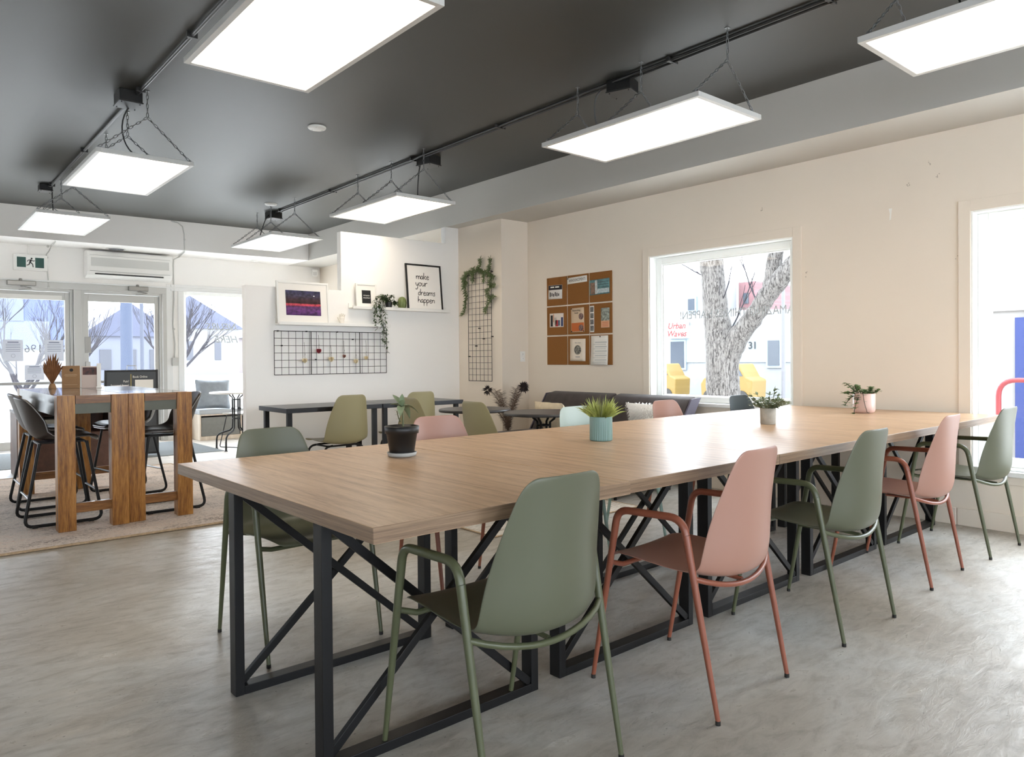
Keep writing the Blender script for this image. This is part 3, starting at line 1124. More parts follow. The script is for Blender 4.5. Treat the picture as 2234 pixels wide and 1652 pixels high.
# ------------------------------------------------------------------ shell chairs on black legs, round tables, wall desk
def shell_chair(label, key, group):
    sm, mm = SHELL[key]
    root = thing('shell_chair', label, 'chair', (0, 0, 0), 0, group)
    s = obj('shell_seat', shell_mesh(), sm, root)
    md = s.modifiers.new('solid', 'SOLIDIFY')
    md.thickness = 0.006
    md.offset = -1
    md = s.modifiers.new('sub', 'SUBSURF')
    md.levels = md.render_levels = 2
    for sx in (-1, 1):
        for (y0, y1) in ((0.13, 0.235), (-0.13, -0.235)):
            a, b_, c = (sx * 0.10, y0 * 0.8, 0.405), (sx * 0.19, y0, 0.395), (sx * 0.235, y1, 0.0)
            mb = MB()
            mb.tube([a] + arc(a, b_, c, 0.05, 5) + [c], 0.0095, 8)
            obj('leg', mb, mm, root)
    mb = MB()
    pts = [(0.155, 0.13, 0.403), (0.155, -0.13, 0.403), (-0.155, -0.13, 0.403), (-0.155, 0.13, 0.403)]
    mb.tube([(0.0, 0.12, 0.403), (0.12, 0.12, 0.403), (0.145, 0.09, 0.403), (0.145, -0.09, 0.403), (0.12, -0.12, 0.403), (-0.12, -0.12, 0.403), (-0.145, -0.09, 0.403),
             (-0.145, 0.09, 0.403), (-0.12, 0.12, 0.403)], 0.008, 8, closed=True)
    obj('seat_frame', mb, mm, root)
    return root


OG = 'olive shell chairs with black legs'
oc = shell_chair('olive shell chair on black legs at the left part of the wall desk', 'olive', OG)
oc.location = (3.07, 6.03, 0)
oc.rotation_euler = (0, 0, 0.06)
dup(oc, (3.84, 6.08, 0), 0.0, 'olive shell chair furthest back, at the right part of the wall desk')
dup(oc, (3.36, 4.84, 0.0095), -PI / 2 - 0.05, 'olive shell chair seen from its side, left of the rear round black table')
dup(oc, (3.36, 4.03, 0.0095), -PI / 2 - 0.02, 'olive shell chair between the two round black tables, right of the pink one')

# wall desk: two black tops end to end
M['desk_top'] = mat('dark_desk_top', srgb(62, 60, 60), 0.3, var=0.05, vscale=5)
M['desk_edge'] = mat('desk_edge', srgb(24, 25, 30), 0.3)
dk = thing('wall_desk', 'left one of the two long black desks against the low partition wall', 'desk', (2.56, 5.92, 0), -0.0, 'black desks along the partition')
mb = MB()
mb.box(0, 0, 0.710, 0.92, 0.60, 0.75)
o = obj('desk_top', mb, [M['desk_top'], M['desk_edge']], dk, bevel=0.002)
for p in o.data.polygons:
    if abs(p.normal.z) < 0.5:
        p.material_index = 1
for (x, y) in ((0.03, 0.04), (0.85, 0.04), (0.03, 0.53), (0.85, 0.53)):
    mb = MB()
    mb.box(x, y, 0, x + 0.04, y + 0.04, 0.710)
    obj('leg', mb, M['black_metal'], dk, bevel=0.002)
dup(dk, (3.49, 5.92, 0), 0.0, 'right one of the two long black desks, ending at the column wall')

M['table_black'] = mat('round_table_black', srgb(54, 52, 53), 0.35)


def round_table(label, x, y, h, r, mtop, rz, group, z0=0.0095):
    root = thing('round_table', label, 'table', (x, y, z0), rz, group)
    mb = MB()
    mb.lathe([(r - 0.03, h - 0.024), (r - 0.004, h - 0.022), (r, h - 0.012), (r - 0.004, h - 0.002), (r - 0.012, h)], 56)
    obj('tabletop', mb, mtop, root)
    for k in range(4):
        a = k * PI / 2
        c, s = math.cos(a), math.sin(a)
        path = [(0.10, h - 0.024), (0.085, h - 0.05), (0.052, h - 0.075), (0.05, h - 0.2), (0.054, h - 0.22), (0.05, h - 0.24), (0.05, 0.36), (0.055, 0.28), (0.09, 0.245), (0.16, 0.225), (0.235, 0.20), (0.268, 0.165), (0.275, 0.12), (0.277, 0.0)]
        mb = MB()
        rr = [0.008, 0.009, 0.009, 0.009, 0.014, 0.009, 0.009, 0.010, 0.011, 0.011, 0.011, 0.011, 0.011, 0.013]
        mb.tube([(p[0] * c, p[0] * s, p[1]) for p in path], rr, 8)
        mb.lathe([(0.02, 0), (0.02, 0.008)], 12, (0.277 * c, 0.277 * s, 0))
        obj('leg', mb, M['black_metal'], root)
    mb = MB()
    for zz in (h - 0.10, 0.40):
        mb.tube([(0.05 * math.cos(2 * PI * k / 16), 0.05 * math.sin(2 * PI * k / 16), zz) for k in range(16)], 0.006, 6, closed=True)
    obj('collar', mb, M['black_metal'], root)
    return root


round_table('round black table behind, next to the column with the vine grid', 3.60, 4.68, 0.75, 0.29, M['table_black'], 0.5, 'round black tables')
round_table('round black table in front of the feathers and the dark sofa', 3.74, 4.02, 0.75, 0.30, M['table_black'], 0.4, 'round black tables')
M['cafe_white'] = mat('cafe_top_white', srgb(236, 236, 234), 0.3)
round_table('round white topped cafe table by the window bench, past the partition end', 3.50, 9.68, 0.75, 0.33, M['cafe_white'], 0.75, None, 0.0015)

# pale shell chair on black wire sled legs, cut by the partition end
t = thing('sled_chair', 'pale grey shell chair on thin black wire sled legs, half hidden by the partition', 'chair', (3.56, 9.58, 0), -0.2)
t.location = (3.70, 9.93, 0)
t.rotation_euler = (0, 0, 0.55)
s = obj('shell_seat', shell_mesh(), SHELL['grey'][0], t)
md = s.modifiers.new('solid', 'SOLIDIFY')
md.thickness = 0.008
md = s.modifiers.new('sub', 'SUBSURF')
md.levels = md.render_levels = 1
for sx in (-1, 1):
    mb = MB()
    a, b_, c, d = (sx * 0.17, 0.15, 0.43), (sx * 0.23, 0.22, 0.008), (sx * 0.23, -0.22, 0.008), (sx * 0.17, -0.14, 0.43)
    mb.tube([a] + arc(a, b_, c, 0.03, 4) + arc(b_, c, d, 0.03, 4) + [d], 0.006, 6)
    obj('leg', mb, M['black_metal'], t)
mb = MB()
mb.tube([(-0.17, 0.15, 0.43), (0.17, 0.15, 0.43)], 0.006, 6)
mb.tube([(-0.17, -0.14, 0.43), (0.17, -0.14, 0.43)], 0.006, 6)
mb.tube([(0, 0.15, 0.43), (0, -0.14, 0.43)], 0.006, 6)
obj('seat_frame', mb, M['black_metal'], t)

# ------------------------------------------------------------------ rugs and mats
def slab(name, x0, y0, x1, y1, h, m_, edge=None, label=None, cat='rug', ew=0.02, rz=0.0):
    t = thing(name, label, cat, ((x0 + x1) / 2, (y0 + y1) / 2, 0.001), rz)
    hx, hy = (x1 - x0) / 2, (y1 - y0) / 2
    mb = MB()
    mb.box(-hx, -hy, 0, hx, hy, h)
    obj('pile', mb, m_, t, bevel=h * 0.3)
    if edge:
        mb = MB()
        r = h * 0.7
        for (p, q) in (((-hx, -hy), (hx, -hy)), ((hx, -hy), (hx, hy)), ((hx, hy), (-hx, hy)), ((-hx, hy), (-hx, -hy))):
            mb.tube([(p[0], p[1], r), (q[0], q[1], r)], r, 8)
        obj('binding', mb, edge, t)
    return t


slab('area_rug', -0.85, 5.31, 2.42, 8.72, 0.012, M['rug'], M['rug_edge'], 'mottled beige and rust woven rug under the wooden bar tables')
slab('small_rug', 2.98, 3.68, 4.42, 5.75, 0.008, M['rug_light'], M['rug_edge'], 'pale cream rug under the round black tables, edge seen below the long table')
slab('doormat', 1.5, 9.55, 3.30, 11.2, 0.006, M['doormat'], None, 'flat grey doormat on the white planks by the right hand door', 'doormat')
slab('doormat', -0.2, 9.55, 1.30, 11.2, 0.006, M['doormat'], None, 'flat grey doormat at the far left in front of the left door', 'doormat')

# ------------------------------------------------------------------ bar tables with posts and steel aprons
M['steel'] = mat('brushed_steel', srgb(120, 122, 124), 0.3, metal=0.75, var=0.1, vscale=10)
M['steel_dark'] = mat('grey_steel_apron', srgb(88, 88, 78), 0.42, metal=0.35, var=0.1, vscale=6)
RZ0 = 0.0132
BZ = 0.930 - RZ0
BX, BY = 0.217, 0.97
bt = thing('bar_table', 'tall rustic wood bar table on the left, its long edge towards the left stools', 'table', (1.088, 5.71 + BY, RZ0), 0, 'rustic bar tables standing side by side')
mb = MB()
mb.box(-BX + 0.003, -BY + 0.10, BZ - 0.055, BX - 0.003, BY - 0.10, BZ)
mb.box(-BX + 0.11, -BY + 0.003, BZ - 0.055, BX - 0.11, -BY + 0.10, BZ)
mb.box(-BX + 0.11, BY - 0.10, BZ - 0.055, BX - 0.11, BY - 0.003, BZ)
o = obj('tabletop', mb, [M['bar_top'], M['steel'], M['acacia_h']], bt)
for p in o.data.polygons:
    if abs(p.normal.x) > 0.5:
        p.material_index = 1
    if abs(p.normal.y) > 0.5:
        p.material_index = 2
for sx in (-1, 1):
    for sy in (-1, 1):
        mb = MB()
        mb.box(sx * BX, sy * BY, 0, sx * (BX - 0.107), sy * (BY - 0.10), BZ + 0.001)
        obj('leg', mb, M['acacia'], bt, bevel=0.003)
for sy in (-1, 1):
    mb = MB()
    mb.box(-BX + 0.107, sy * (BY - 0.028), 0.115, BX - 0.107, sy * (BY - 0.065), 0.180)
    obj('stretcher', mb, M['acacia_h'], bt, bevel=0.002)
    mb = MB()
    mb.box(-BX + 0.107, sy * (BY - 0.02), BZ - 0.125, BX - 0.107, sy * (BY - 0.03), BZ - 0.055)
    obj('apron', mb, M['steel_dark'], bt)
for sx in (-1, 1):
    mb = MB()
    mb.box(sx * (BX - 0.018), -BY + 0.10, BZ - 0.145, sx * (BX - 0.03), BY - 0.10, BZ - 0.055)
    obj('apron', mb, M['steel'], bt)
dup(bt, (1.528, 5.735 + BY, RZ0), 0, 'tall rustic wood bar table on the right of the pair, nearest the long table')

# ------------------------------------------------------------------ leather bucket stools
M['leather'] = mat('black_leather', srgb(44, 36, 32), 0.38, bump=0.08, bscale=160)
M['leather_in'] = mat('black_leather_seat', srgb(22, 20, 20), 0.3, bump=0.08, bscale=160)
M['footrest'] = mat('footrest_steel', srgb(150, 150, 150), 0.3, metal=0.8)


def stool(label):
    root = thing('bar_stool', label, 'bar stool', (0, 0, RZ0), 0, 'black leather bar stools around the bar tables')
    prof = [(0.235, 0.578), (0.225, 0.592), (0.17, 0.602), (0.08, 0.592), (-0.01, 0.580), (-0.085, 0.583), (-0.14, 0.602), (-0.175, 0.640), (-0.20, 0.70), (-0.222, 0.77), (-0.243, 0.84), (-0.258, 0.885), (-0.262, 0.90)]
    half = [0.13, 0.165, 0.195, 0.21, 0.22, 0.226, 0.23, 0.232, 0.230, 0.222, 0.208, 0.185, 0.15]
    ldy = [0, 0, 0, 0, 0.008, 0.026, 0.05, 0.076, 0.09, 0.084, 0.066, 0.046, 0.034]
    ldz = [0.002, 0.004, 0.012, 0.022, 0.036, 0.050, 0.058, 0.054, 0.036, 0.014, 0.0, -0.006, -0.008]
    rows = []
    n = 12
    for i, (y, z) in enumerate(prof):
        rows.append([(half[i] * (-1 + 2 * k / n), y + ldy[i] * abs(-1 + 2 * k / n) ** 2.2, z + ldz[i] * abs(-1 + 2 * k / n) ** 2.2) for k in range(n + 1)])
    s = obj('bucket_seat', MB().grid(rows), [M['leather'], M['leather_in']], root)
    md = s.modifiers.new('solid', 'SOLIDIFY')
    md.thickness = 0.022
    md.offset = -1
    md = s.modifiers.new('sub', 'SUBSURF')
    md.levels = md.render_levels = 2
    edge = [r[0] for r in rows[::-1]] + rows[0][1:-1] + [r[-1] for r in rows]
    mb = MB()
    mb.tube(edge, 0.0035, 6)
    obj('piping', mb, M['footrest'], s)
    for sx in (-1, 1):
        a, b_, c, d = (sx * 0.15, 0.16, 0.575), (sx * 0.215, 0.245, 0.012), (sx * 0.215, -0.235, 0.012), (sx * 0.15, -0.13, 0.575)
        mb = MB()
        mb.tube([a] + arc(a, b_, c, 0.06, 5) + arc(b_, c, d, 0.06, 5) + [d], 0.011, 8)
        lg = obj('leg', mb, M['black_metal'], root)
        for yy in (0.17, -0.17):
            mb = MB()
            mb.box(sx * 0.215 - 0.014, yy - 0.018, 0.0, sx * 0.215 + 0.014, yy + 0.018, 0.016)
            obj('glide', mb, M['rubber'], lg, bevel=0.003)
    mb = MB()
    mb.tube([(-0.19, 0.213, 0.22), (0.19, 0.213, 0.22)], 0.008, 8)
    obj('footrest', mb, M['black_metal'], root)
    mb = MB()
    mb.tube([(-0.196, -0.2, 0.20), (0.196, -0.2, 0.20)], 0.008, 8)
    obj('rear_bar', mb, M['footrest'], root)
    mb = MB()
    mb.tube([(-0.155, 0.155, 0.57), (0.155, 0.155, 0.57)], 0.009, 8)
    mb.tube([(-0.155, -0.125, 0.57), (0.155, -0.125, 0.57)], 0.009, 8)
    mb.box(-0.10, -0.135, 0.566, 0.10, 0.165, 0.576)
    obj('seat_frame', mb, M['black_metal'], root)
    return root


st = stool('black leather bar stool at the far left, nearest of the left side stools')
st.location = (0.945, 6.20, RZ0)
st.rotation_euler = (0, 0, -PI / 2)
dup(st, (0.985, 6.93, RZ0), -PI / 2, 'black leather bar stool behind the nearest left stool, its back just peeking out')
dup(st, (1.67, 6.16, RZ0), PI / 2, 'black leather bar stool on the right, seen between the right table posts')
dup(st, (1.62, 7.08, RZ0), PI / 2 + 0.15, 'black leather bar stool on the right side further back, shiny backrest showing')

# things on the bar tables
BT = 0.9305
M['dry_leaf'] = mat('dried_palm', srgb(140, 96, 62), 0.8, var=0.2, vscale=20)
M['kraft'] = mat('kraft_card', srgb(150, 116, 82), 0.8, var=0.04, vscale=20)
t = thing('dried_palm_leaf', 'dried brown palm leaf fan standing on the left bar table', 'decoration', (1.09, 7.35, BT), -0.55)
mb = MB()
mb.lathe([(0.028, 0), (0.03, 0.004), (0.024, 0.03), (0.018, 0.045), (0.001, 0.045)], 16)
obj('holder', mb, M['kraft'], t)
mb = MB()
nr = 13
tips = []
for k in range(nr):
    u = -1 + 2 * k / (nr - 1)
    a = u * 0.62
    L_ = 0.27 * (1 - 0.30 * abs(u + 0.0) ** 1.5) * (1.0 + 0.06 * ((k * 7) % 3 - 1))
    if k in (7,):
        L_ *= 1.12
    tips.append((a, L_))
for k in range(nr - 1):
    a0, l0 = tips[k]
    a1, l1 = tips[k + 1]
    am = (a0 + a1) / 2
    p0 = Vector((0, 0, 0.03))
    q0 = Vector((math.sin(a0) * l0 * 0.62, -0.006, 0.03 + math.cos(a0) * l0 * 0.78))
    q1 = Vector((math.sin(a1) * l1 * 0.62, -0.006, 0.03 + math.cos(a1) * l1 * 0.78))
    qm = Vector((math.sin(am) * l0 * 0.62, 0.008, 0.03 + math.cos(am) * l0 * 0.80))
    tip = Vector((math.sin(am) * l0 * 0.78, 0.0, 0.03 + math.cos(am) * (l0 + l1) * 0.5))
    mb.add([p0, q0, qm, q1, tip], [(0, 1, 2), (0, 2, 3), (1, 4, 2), (2, 4, 3)])
obj('leaf_blade', mb, M['dry_leaf'], t, solid=0.0015)


def card_stand(name, label, x, y, w, h, d, m_, rz=-0.5, cat='brochure holder'):
    t = thing(name, label, cat, (x, y, BT), rz)
    mb = MB()
    mb.box(-w / 2, 0, 0, w / 2, d, h)
    obj('card_box', mb, m_, t, bevel=0.002)
    return t


t = card_stand('card_box', 'brown kraft card box with a round black badge on the bar table', 1.225, 7.33, 0.135, 0.195, 0.03, M['kraft'], -0.25, 'card box')
mb = MB()
mb.lathe([(0.014, 0), (0.014, 0.001)], 20)
o = obj('badge', mb, M['ink'], t, loc=(0.005, -0.0005, 0.158), rot=(PI / 2, 0, 0))
mb = MB()
for (zz, ww) in ((0.12, 0.045), (0.112, 0.05), (0.104, 0.04), (0.03, 0.05)):
    mb.box(-ww, -0.0012, zz, ww, 0.0, zz + 0.0025)
obj('print_lines', mb, mat('print_tan', srgb(190, 164, 134), 0.8), t)
t = card_stand('card_box', 'pale pink card stand with a small photo on the bar table', 1.37, 7.32, 0.13, 0.19, 0.025, mat('card_pinkgrey', srgb(206, 190, 182), 0.7), -0.25, 'card box')
mb = MB()
mb.box(-0.055, -0.0012, 0.115, 0.055, 0.0, 0.18)
obj('photo_print', mb, mat('photo_dark', srgb(96, 52, 44), 0.5, var=0.6, vscale=30, col2=srgb(30, 22, 24)), t)
t = thing('brochure_holder', 'narrow white holder standing beside the pink card on the bar table', 'brochure holder', (1.42, 7.22, BT), -0.2)
mb = MB()
mb.box(-0.022, -0.02, 0, 0.022, 0.03, 0.012)
mb.box(-0.016, 0.0, 0.012, 0.016, 0.022, 0.215)
obj('holder_body', mb, M['white'], t, bevel=0.002)

# ------------------------------------------------------------------ console cabinet behind the bar tables
t = thing('storage_console', 'low dark brown console with an open shelf behind the bar tables', 'cabinet', (0.99, 8.76, 0.001))
mb = MB()
w, d, h = 0.90, 0.50, 0.64
mb.box(0, 0, 0, 0.03, d, h)
mb.box(w - 0.03, 0, 0, w, d, h)
mb.box(0.03, 0.0, 0, w - 0.03, d, 0.42)
mb.box(0.03, d - 0.02, 0.42, w - 0.03, d, h)
obj('carcass', mb, M['brown_panel'], t, bevel=0.002)
mb = MB()
mb.box(-0.005, -0.01, h, w + 0.005, d + 0.005, h + 0.03)
obj('top', mb, mat('console_top', srgb(40, 28, 24), 0.3), t, bevel=0.003)
mb = MB()
mb.box(0.05, 0.03, 0.42, 0.46, d - 0.04, 0.57)
tag(obj('shelf_bin', mb, mat('bin_grey', srgb(118, 120, 114), 0.8, var=0.1, vscale=30, stretch=(1, 1, 8)), t, bevel=0.01), 'grey bin')

# ------------------------------------------------------------------ A-frame sign
M['sign_dark'] = mat('sign_charcoal', srgb(66, 70, 74), 0.5)
t = thing('sandwich_board', 'black framed floor sign with white lettering behind the bar tables', 'sign', (2.27, 9.75, 0.0065), -0.12)
mb = MB()
ring(mb, 'y', -0.012, 0.012, -0.29, 0.29, 0.02, 1.05, 0.022)
obj('sign_frame', mb, M['black_plastic'], t, bevel=0.004)
mb = MB()
mb.box(-0.268, -0.006, 0.042, 0.268, 0.004, 1.028)
obj('sign_panel', mb, M['sign_dark'], t)
mb = MB()
mb.box(-0.012, -0.0075, 0.60, -0.006, -0.006, 1.0)
obj('divider_line', mb, mat('gold_line', srgb(200, 180, 90), 0.5), t)
mb = MB()
mb.box(0.035, -0.0075, 0.66, 0.235, -0.006, 0.93)
obj('blank_white_square', mb, M['paper'], t)
for (bd, zz, xx, al, sz) in (('Book Online', 0.965, 0.01, 'LEFT', 0.038), ('Pain?', 0.912, -0.03, 'RIGHT', 0.038), ('Soreness? Stress?', 0.865, -0.03, 'RIGHT', 0.034),
                             ('Sports injury?', 0.82, -0.03, 'RIGHT', 0.034)):
    text('sign_lettering', bd, sz, M['paper'], (xx, -0.0075, zz), (PI / 2, 0, 0), t, align=al, sx=0.82)
mb = MB()
mb.tube([(-0.05, 0, 1.05), (-0.05, 0, 1.085)] + arc((-0.05, 0, 1.085), (-0.05, 0, 1.10), (0.05, 0, 1.10), 0.012) + arc((-0.05, 0, 1.10), (0.05, 0, 1.10), (0.05, 0, 1.05), 0.012) + [(0.05, 0, 1.05)], 0.004, 6)
obj('handle', mb, M['alu'], t)
mb = MB()
mb.bar((-0.28, 0.01, 1.03), (-0.28, 0.42, 0.0), 0.02, 0.02)
mb.bar((0.28, 0.01, 1.03), (0.28, 0.42, 0.0), 0.02, 0.02)
mb.bar((-0.28, 0.40, 0.06), (0.28, 0.40, 0.06), 0.02, 0.02)
mb.bar((-0.28, 0.02, 1.03), (0.28, 0.02, 1.03), 0.02, 0.02)
obj('rear_frame', mb, M['black_plastic'], t)

# ------------------------------------------------------------------ picture ledges and what stands on them
PY = 7.016


def ledge(x0, x1, z, label):
    t = thing('picture_ledge', label, 'shelf', (x0, PY, z), 0, 'white picture ledges')
    w = x1 - x0
    mb = MB()
    mb.prism([(-0.105, 0.0), (0.0, 0.0), (0.0, 0.062), (-0.012, 0.062), (-0.012, 0.014), (-0.095, 0.014), (-0.095, 0.030), (-0.105, 0.030)], w, 'x', 0.0)
    obj('ledge_board', mb, M['white'], t, bevel=0.001)
    return t


ledge(2.926, 4.179, 1.508, 'lower white picture ledge, above the wide wire grid')
ledge(3.726, 4.978, 1.694, 'upper white picture ledge, under the quote print')


def frame_pic(name, label, x, z, w, h, lean, fw_, mframe, mmat, cat='picture frame', y=-0.062, d=0.018, mat_w=0.05):
    """a framed print leaning back against the partition; returns (root, art width, art height)"""
    t = thing(name, label, cat, (x, PY + y, z), 0)
    t.rotation_euler = (-lean, 0, 0)
    mb = MB()
    ring(mb, 'y', -d / 2, d / 2, -w / 2, w / 2, 0, h, fw_)
    obj('frame', mb, mframe, t, bevel=0.0015)
    mb = MB()
    mb.box(-w / 2 + fw_, -0.001, fw_, w / 2 - fw_, 0.004, h - fw_)
    obj('mat_board', mb, mmat, t)
    return t


# night street photograph (a generic one): procedural colours
def nightmat():
    m = mat('night_photo', (0.1, 0.05, 0.1, 1), 0.25)
    nt, b = nodes_of(m)
    tc = N(nt, 'ShaderNodeTexCoord')
    sp = N(nt, 'ShaderNodeSeparateXYZ')
    nt.links.new(tc.outputs['Generated'], sp.inputs[0])
    r = ramp(nt, sp.outputs[2], [(0.0, srgb(70, 30, 92)), (0.2, srgb(110, 58, 128)), (0.36, srgb(92, 52, 98)), (0.40, srgb(190, 60, 90)), (0.45, srgb(214, 84, 96)), (0.49, srgb(60, 36, 44)), (0.62, srgb(66, 42, 48)), (0.8, srgb(72, 66, 90)), (1.0, srgb(52, 54, 88))])
    no = N(nt, 'ShaderNodeTexNoise', Scale=9.0, Detail=6.0)
    nt.links.new(tc.outputs['Generated'], no.inputs['Vector'])
    r2 = ramp(nt, no.outputs[0], [(0.35, (0.45, 0.45, 0.4, 1)), (0.62, (1.25, 1.2, 1.2, 1))])
    mx = N(nt, 'ShaderNodeMix', data_type='RGBA', blend_type='MULTIPLY')
    mx.inputs[0].default_value = 1.0
    nt.links.new(r.outputs[0], mx.inputs[6])
    nt.links.new(r2.outputs[0], mx.inputs[7])
    nt.links.new(mx.outputs[2], b.inputs['Base Color'])
    return m


M['mat_board'] = mat('mat_board', srgb(240, 236, 230), 0.8)
t = frame_pic('framed_photograph', 'large white framed night photograph on the lower ledge', 3.205, 1.522, 0.555, 0.425, 0.09, 0.020, M['white'], M['mat_board'])
mb = MB()
mb.box(-0.185, -0.0025, 0.085, 0.185, -0.001, 0.335)
ph = obj('photo_print', mb, nightmat(), t)
mb = MB()
mb.lathe([(0.006, 0), (0.006, 0.0004)], 12, (0, 0, 0))
obj('street_light_spot', mb, mat('photo_white_spot', srgb(235, 235, 225), 0.4), ph, loc=(0.115, -0.0025, 0.285), rot=(PI / 2, 0, 0))
t = frame_pic('framed_print', 'small white framed black print with pale script on the upper ledge', 3.912, 1.708, 0.245, 0.262, 0.08, 0.016, M['white'], M['mat_board'])
mb = MB()
mb.box(-0.053, -0.0025, 0.05, 0.053, -0.001, 0.19)
ph = obj('art_print', mb, M['ink'], t)
text('script_lettering', 'find inspiration', 0.02, M['paper'], (0, -0.003, 0.135), (PI / 2, 0, 0), ph, shear=0.4, sx=0.62, extr=0.0003)
text('script_lettering', 'everywhere', 0.022, M['paper'], (0, -0.003, 0.110), (PI / 2, 0, 0), ph, shear=0.4, sx=0.78, extr=0.0003)
t = frame_pic('framed_quote', 'black framed handwritten quote print at the right end of the upper ledge', 4.655, 1.708, 0.475, 0.525, 0.10, 0.018, M['black_plastic'], M['mat_board'], y=-0.072)
# brush written words, drawn as strokes
G = {
    'm': (0.9, [[(0.05, 0.5), (0.08, 0.0)], [(0.07, 0.3), (0.25, 0.5), (0.4, 0.42), (0.42, 0.0)], [(0.42, 0.3), (0.58, 0.5), (0.72, 0.42), (0.76, 0.0)]]),
    'a': (0.58, [[(0.42, 0.42), (0.25, 0.52), (0.08, 0.36), (0.06, 0.12), (0.2, 0.0), (0.36, 0.12), (0.43, 0.45), (0.42, 0.1), (0.52, 0.0)]]),
    'k': (0.58, [[(0.08, 1.0), (0.06, 0.0)], [(0.46, 0.52), (0.08, 0.24), (0.5, 0.0)]]),
    'e': (0.56, [[(0.08, 0.24), (0.42, 0.32), (0.36, 0.5), (0.18, 0.5), (0.06, 0.28), (0.1, 0.05), (0.28, -0.02), (0.5, 0.1)]]),
    'y': (0.58, [[(0.06, 0.5), (0.1, 0.2), (0.24, 0.08), (0.4, 0.2)], [(0.46, 0.5), (0.4, 0.0), (0.3, -0.4), (0.1, -0.45), (0.06, -0.3)]]),
    'o': (0.56, [[(0.26, 0.5), (0.08, 0.38), (0.06, 0.12), (0.22, 0.0), (0.4, 0.1), (0.44, 0.36), (0.26, 0.5)]]),
    'u': (0.6, [[(0.06, 0.5), (0.08, 0.12), (0.22, 0.0), (0.4, 0.16), (0.44, 0.5), (0.44, 0.1), (0.54, 0.0)]]),
    'r': (0.48, [[(0.08, 0.5), (0.08, 0.0)], [(0.08, 0.28), (0.22, 0.48), (0.42, 0.46)]]),
    'd': (0.6, [[(0.42, 0.42), (0.22, 0.5), (0.06, 0.3), (0.08, 0.06), (0.24, 0.0), (0.4, 0.2)], [(0.46, 1.0), (0.44, 0.1), (0.52, 0.0)]]),
    's': (0.5, [[(0.4, 0.46), (0.2, 0.5), (0.1, 0.38), (0.34, 0.2), (0.34, 0.04), (0.16, -0.02), (0.04, 0.06)]]),
    'h': (0.6, [[(0.08, 1.0), (0.06, 0.0)], [(0.08, 0.26), (0.26, 0.48), (0.42, 0.4), (0.46, 0.0)]]),
    'p': (0.6, [[(0.08, 0.5), (0.08, -0.5)], [(0.08, 0.38), (0.26, 0.52), (0.46, 0.4), (0.42, 0.1), (0.22, 0.0), (0.08, 0.1)]]),
    'n': (0.6, [[(0.06, 0.5), (0.08, 0.0)], [(0.08, 0.3), (0.26, 0.5), (0.42, 0.42), (0.46, 0.0)]]),
}
for (word, x0, z0, s) in (('make', -0.105, 0.355, 0.076), ('your', -0.118, 0.275, 0.082), ('dreams', -0.092, 0.172, 0.074), ('happen', -0.10, 0.088, 0.074)):
    mb = MB()
    cx = x0
    for ch in word:
        wd, strokes = G[ch]
        for stt in strokes:
            pts = []
            for i in range(len(stt) - 1):
                p, q = stt[i], stt[i + 1]
                pts += [(p[0] + (q[0] - p[0]) * k / 2, p[1] + (q[1] - p[1]) * k / 2) for k in range(2)]
            pts.append(stt[-1])
            P3 = [(cx + (a + 0.06 * b) * s, -0.0022, z0 + b * s) for a, b in pts]
            rr = [0.0022 + 0.0024 * abs(math.sin(i * 1.3 + 0.6)) for i in range(len(P3))]
            mb.tube(P3, rr, 6, flat=1.0)
        cx += wd * s * 0.88
    # flatten the brush strokes onto the paper
    for i in range(len(mb.v)):
        v = mb.v[i]
        mb.v[i] = (v[0], -0.0012 + (v[1] + 0.0022) * 0.12, v[2])
    obj('handwritten_word', mb, M['ink'], t)

# small cactus figure, hand figure, trailing plant
t = thing('cactus_figurine', 'small striped green cactus ornament on the upper ledge', 'figurine', (4.355, PY - 0.055, 1.708))
mb = MB()
vs, fs = [], []
n = 40
pr = [(0.018, 0.0), (0.033, 0.012), (0.043, 0.045), (0.046, 0.075), (0.040, 0.11), (0.026, 0.133), (0.008, 0.142), (0.001, 0.143)]
for (r, z) in pr:
    for k in range(n):
        a = 2 * PI * k / n
        rr = r * (1 + 0.10 * math.cos(a * 10))
        vs.append((rr * math.cos(a), rr * math.sin(a), z))
for i in range(len(pr) - 1):
    for k in range(n):
        fs.append((i * n + k, i * n + (k + 1) % n, (i + 1) * n + (k + 1) % n, (i + 1) * n + k))
mb.add(vs, fs, True)
obj('cactus_body', mb, mat('cactus_green', srgb(106, 118, 70), 0.45, var=0.25, vscale=40, stretch=(6, 6, 0.4)), t)
t = thing('hand_figurine', 'small white hand ornament at the right end of the lower ledge', 'figurine', (3.625, PY - 0.055, 1.522))
mb = MB()
mb.lathe([(0.028, 0), (0.03, 0.006), (0.022, 0.02), (0.024, 0.05), (0.03, 0.07), (0.026, 0.085), (0.001, 0.09)], 20, sx=1.0, sy=0.55)
for (dx, L_, lean) in ((-0.020, 0.035, -0.25), (-0.007, 0.045, -0.06), (0.008, 0.042, 0.06), (0.021, 0.032, 0.2)):
    mb.tube([(dx, 0, 0.075), (dx + lean * L_ * .5, -0.003, 0.075 + L_ * .55), (dx + lean * L_, -0.012, 0.075 + L_)], [0.0075, 0.007, 0.005], 8)
mb.tube([(-0.024, -0.006, 0.04), (-0.046, -0.012, 0.058), (-0.058, -0.014, 0.078)], [0.009, 0.008, 0.005], 8)
obj('hand_sculpture', mb, mat('plaster', srgb(236, 230, 220), 0.6), t)

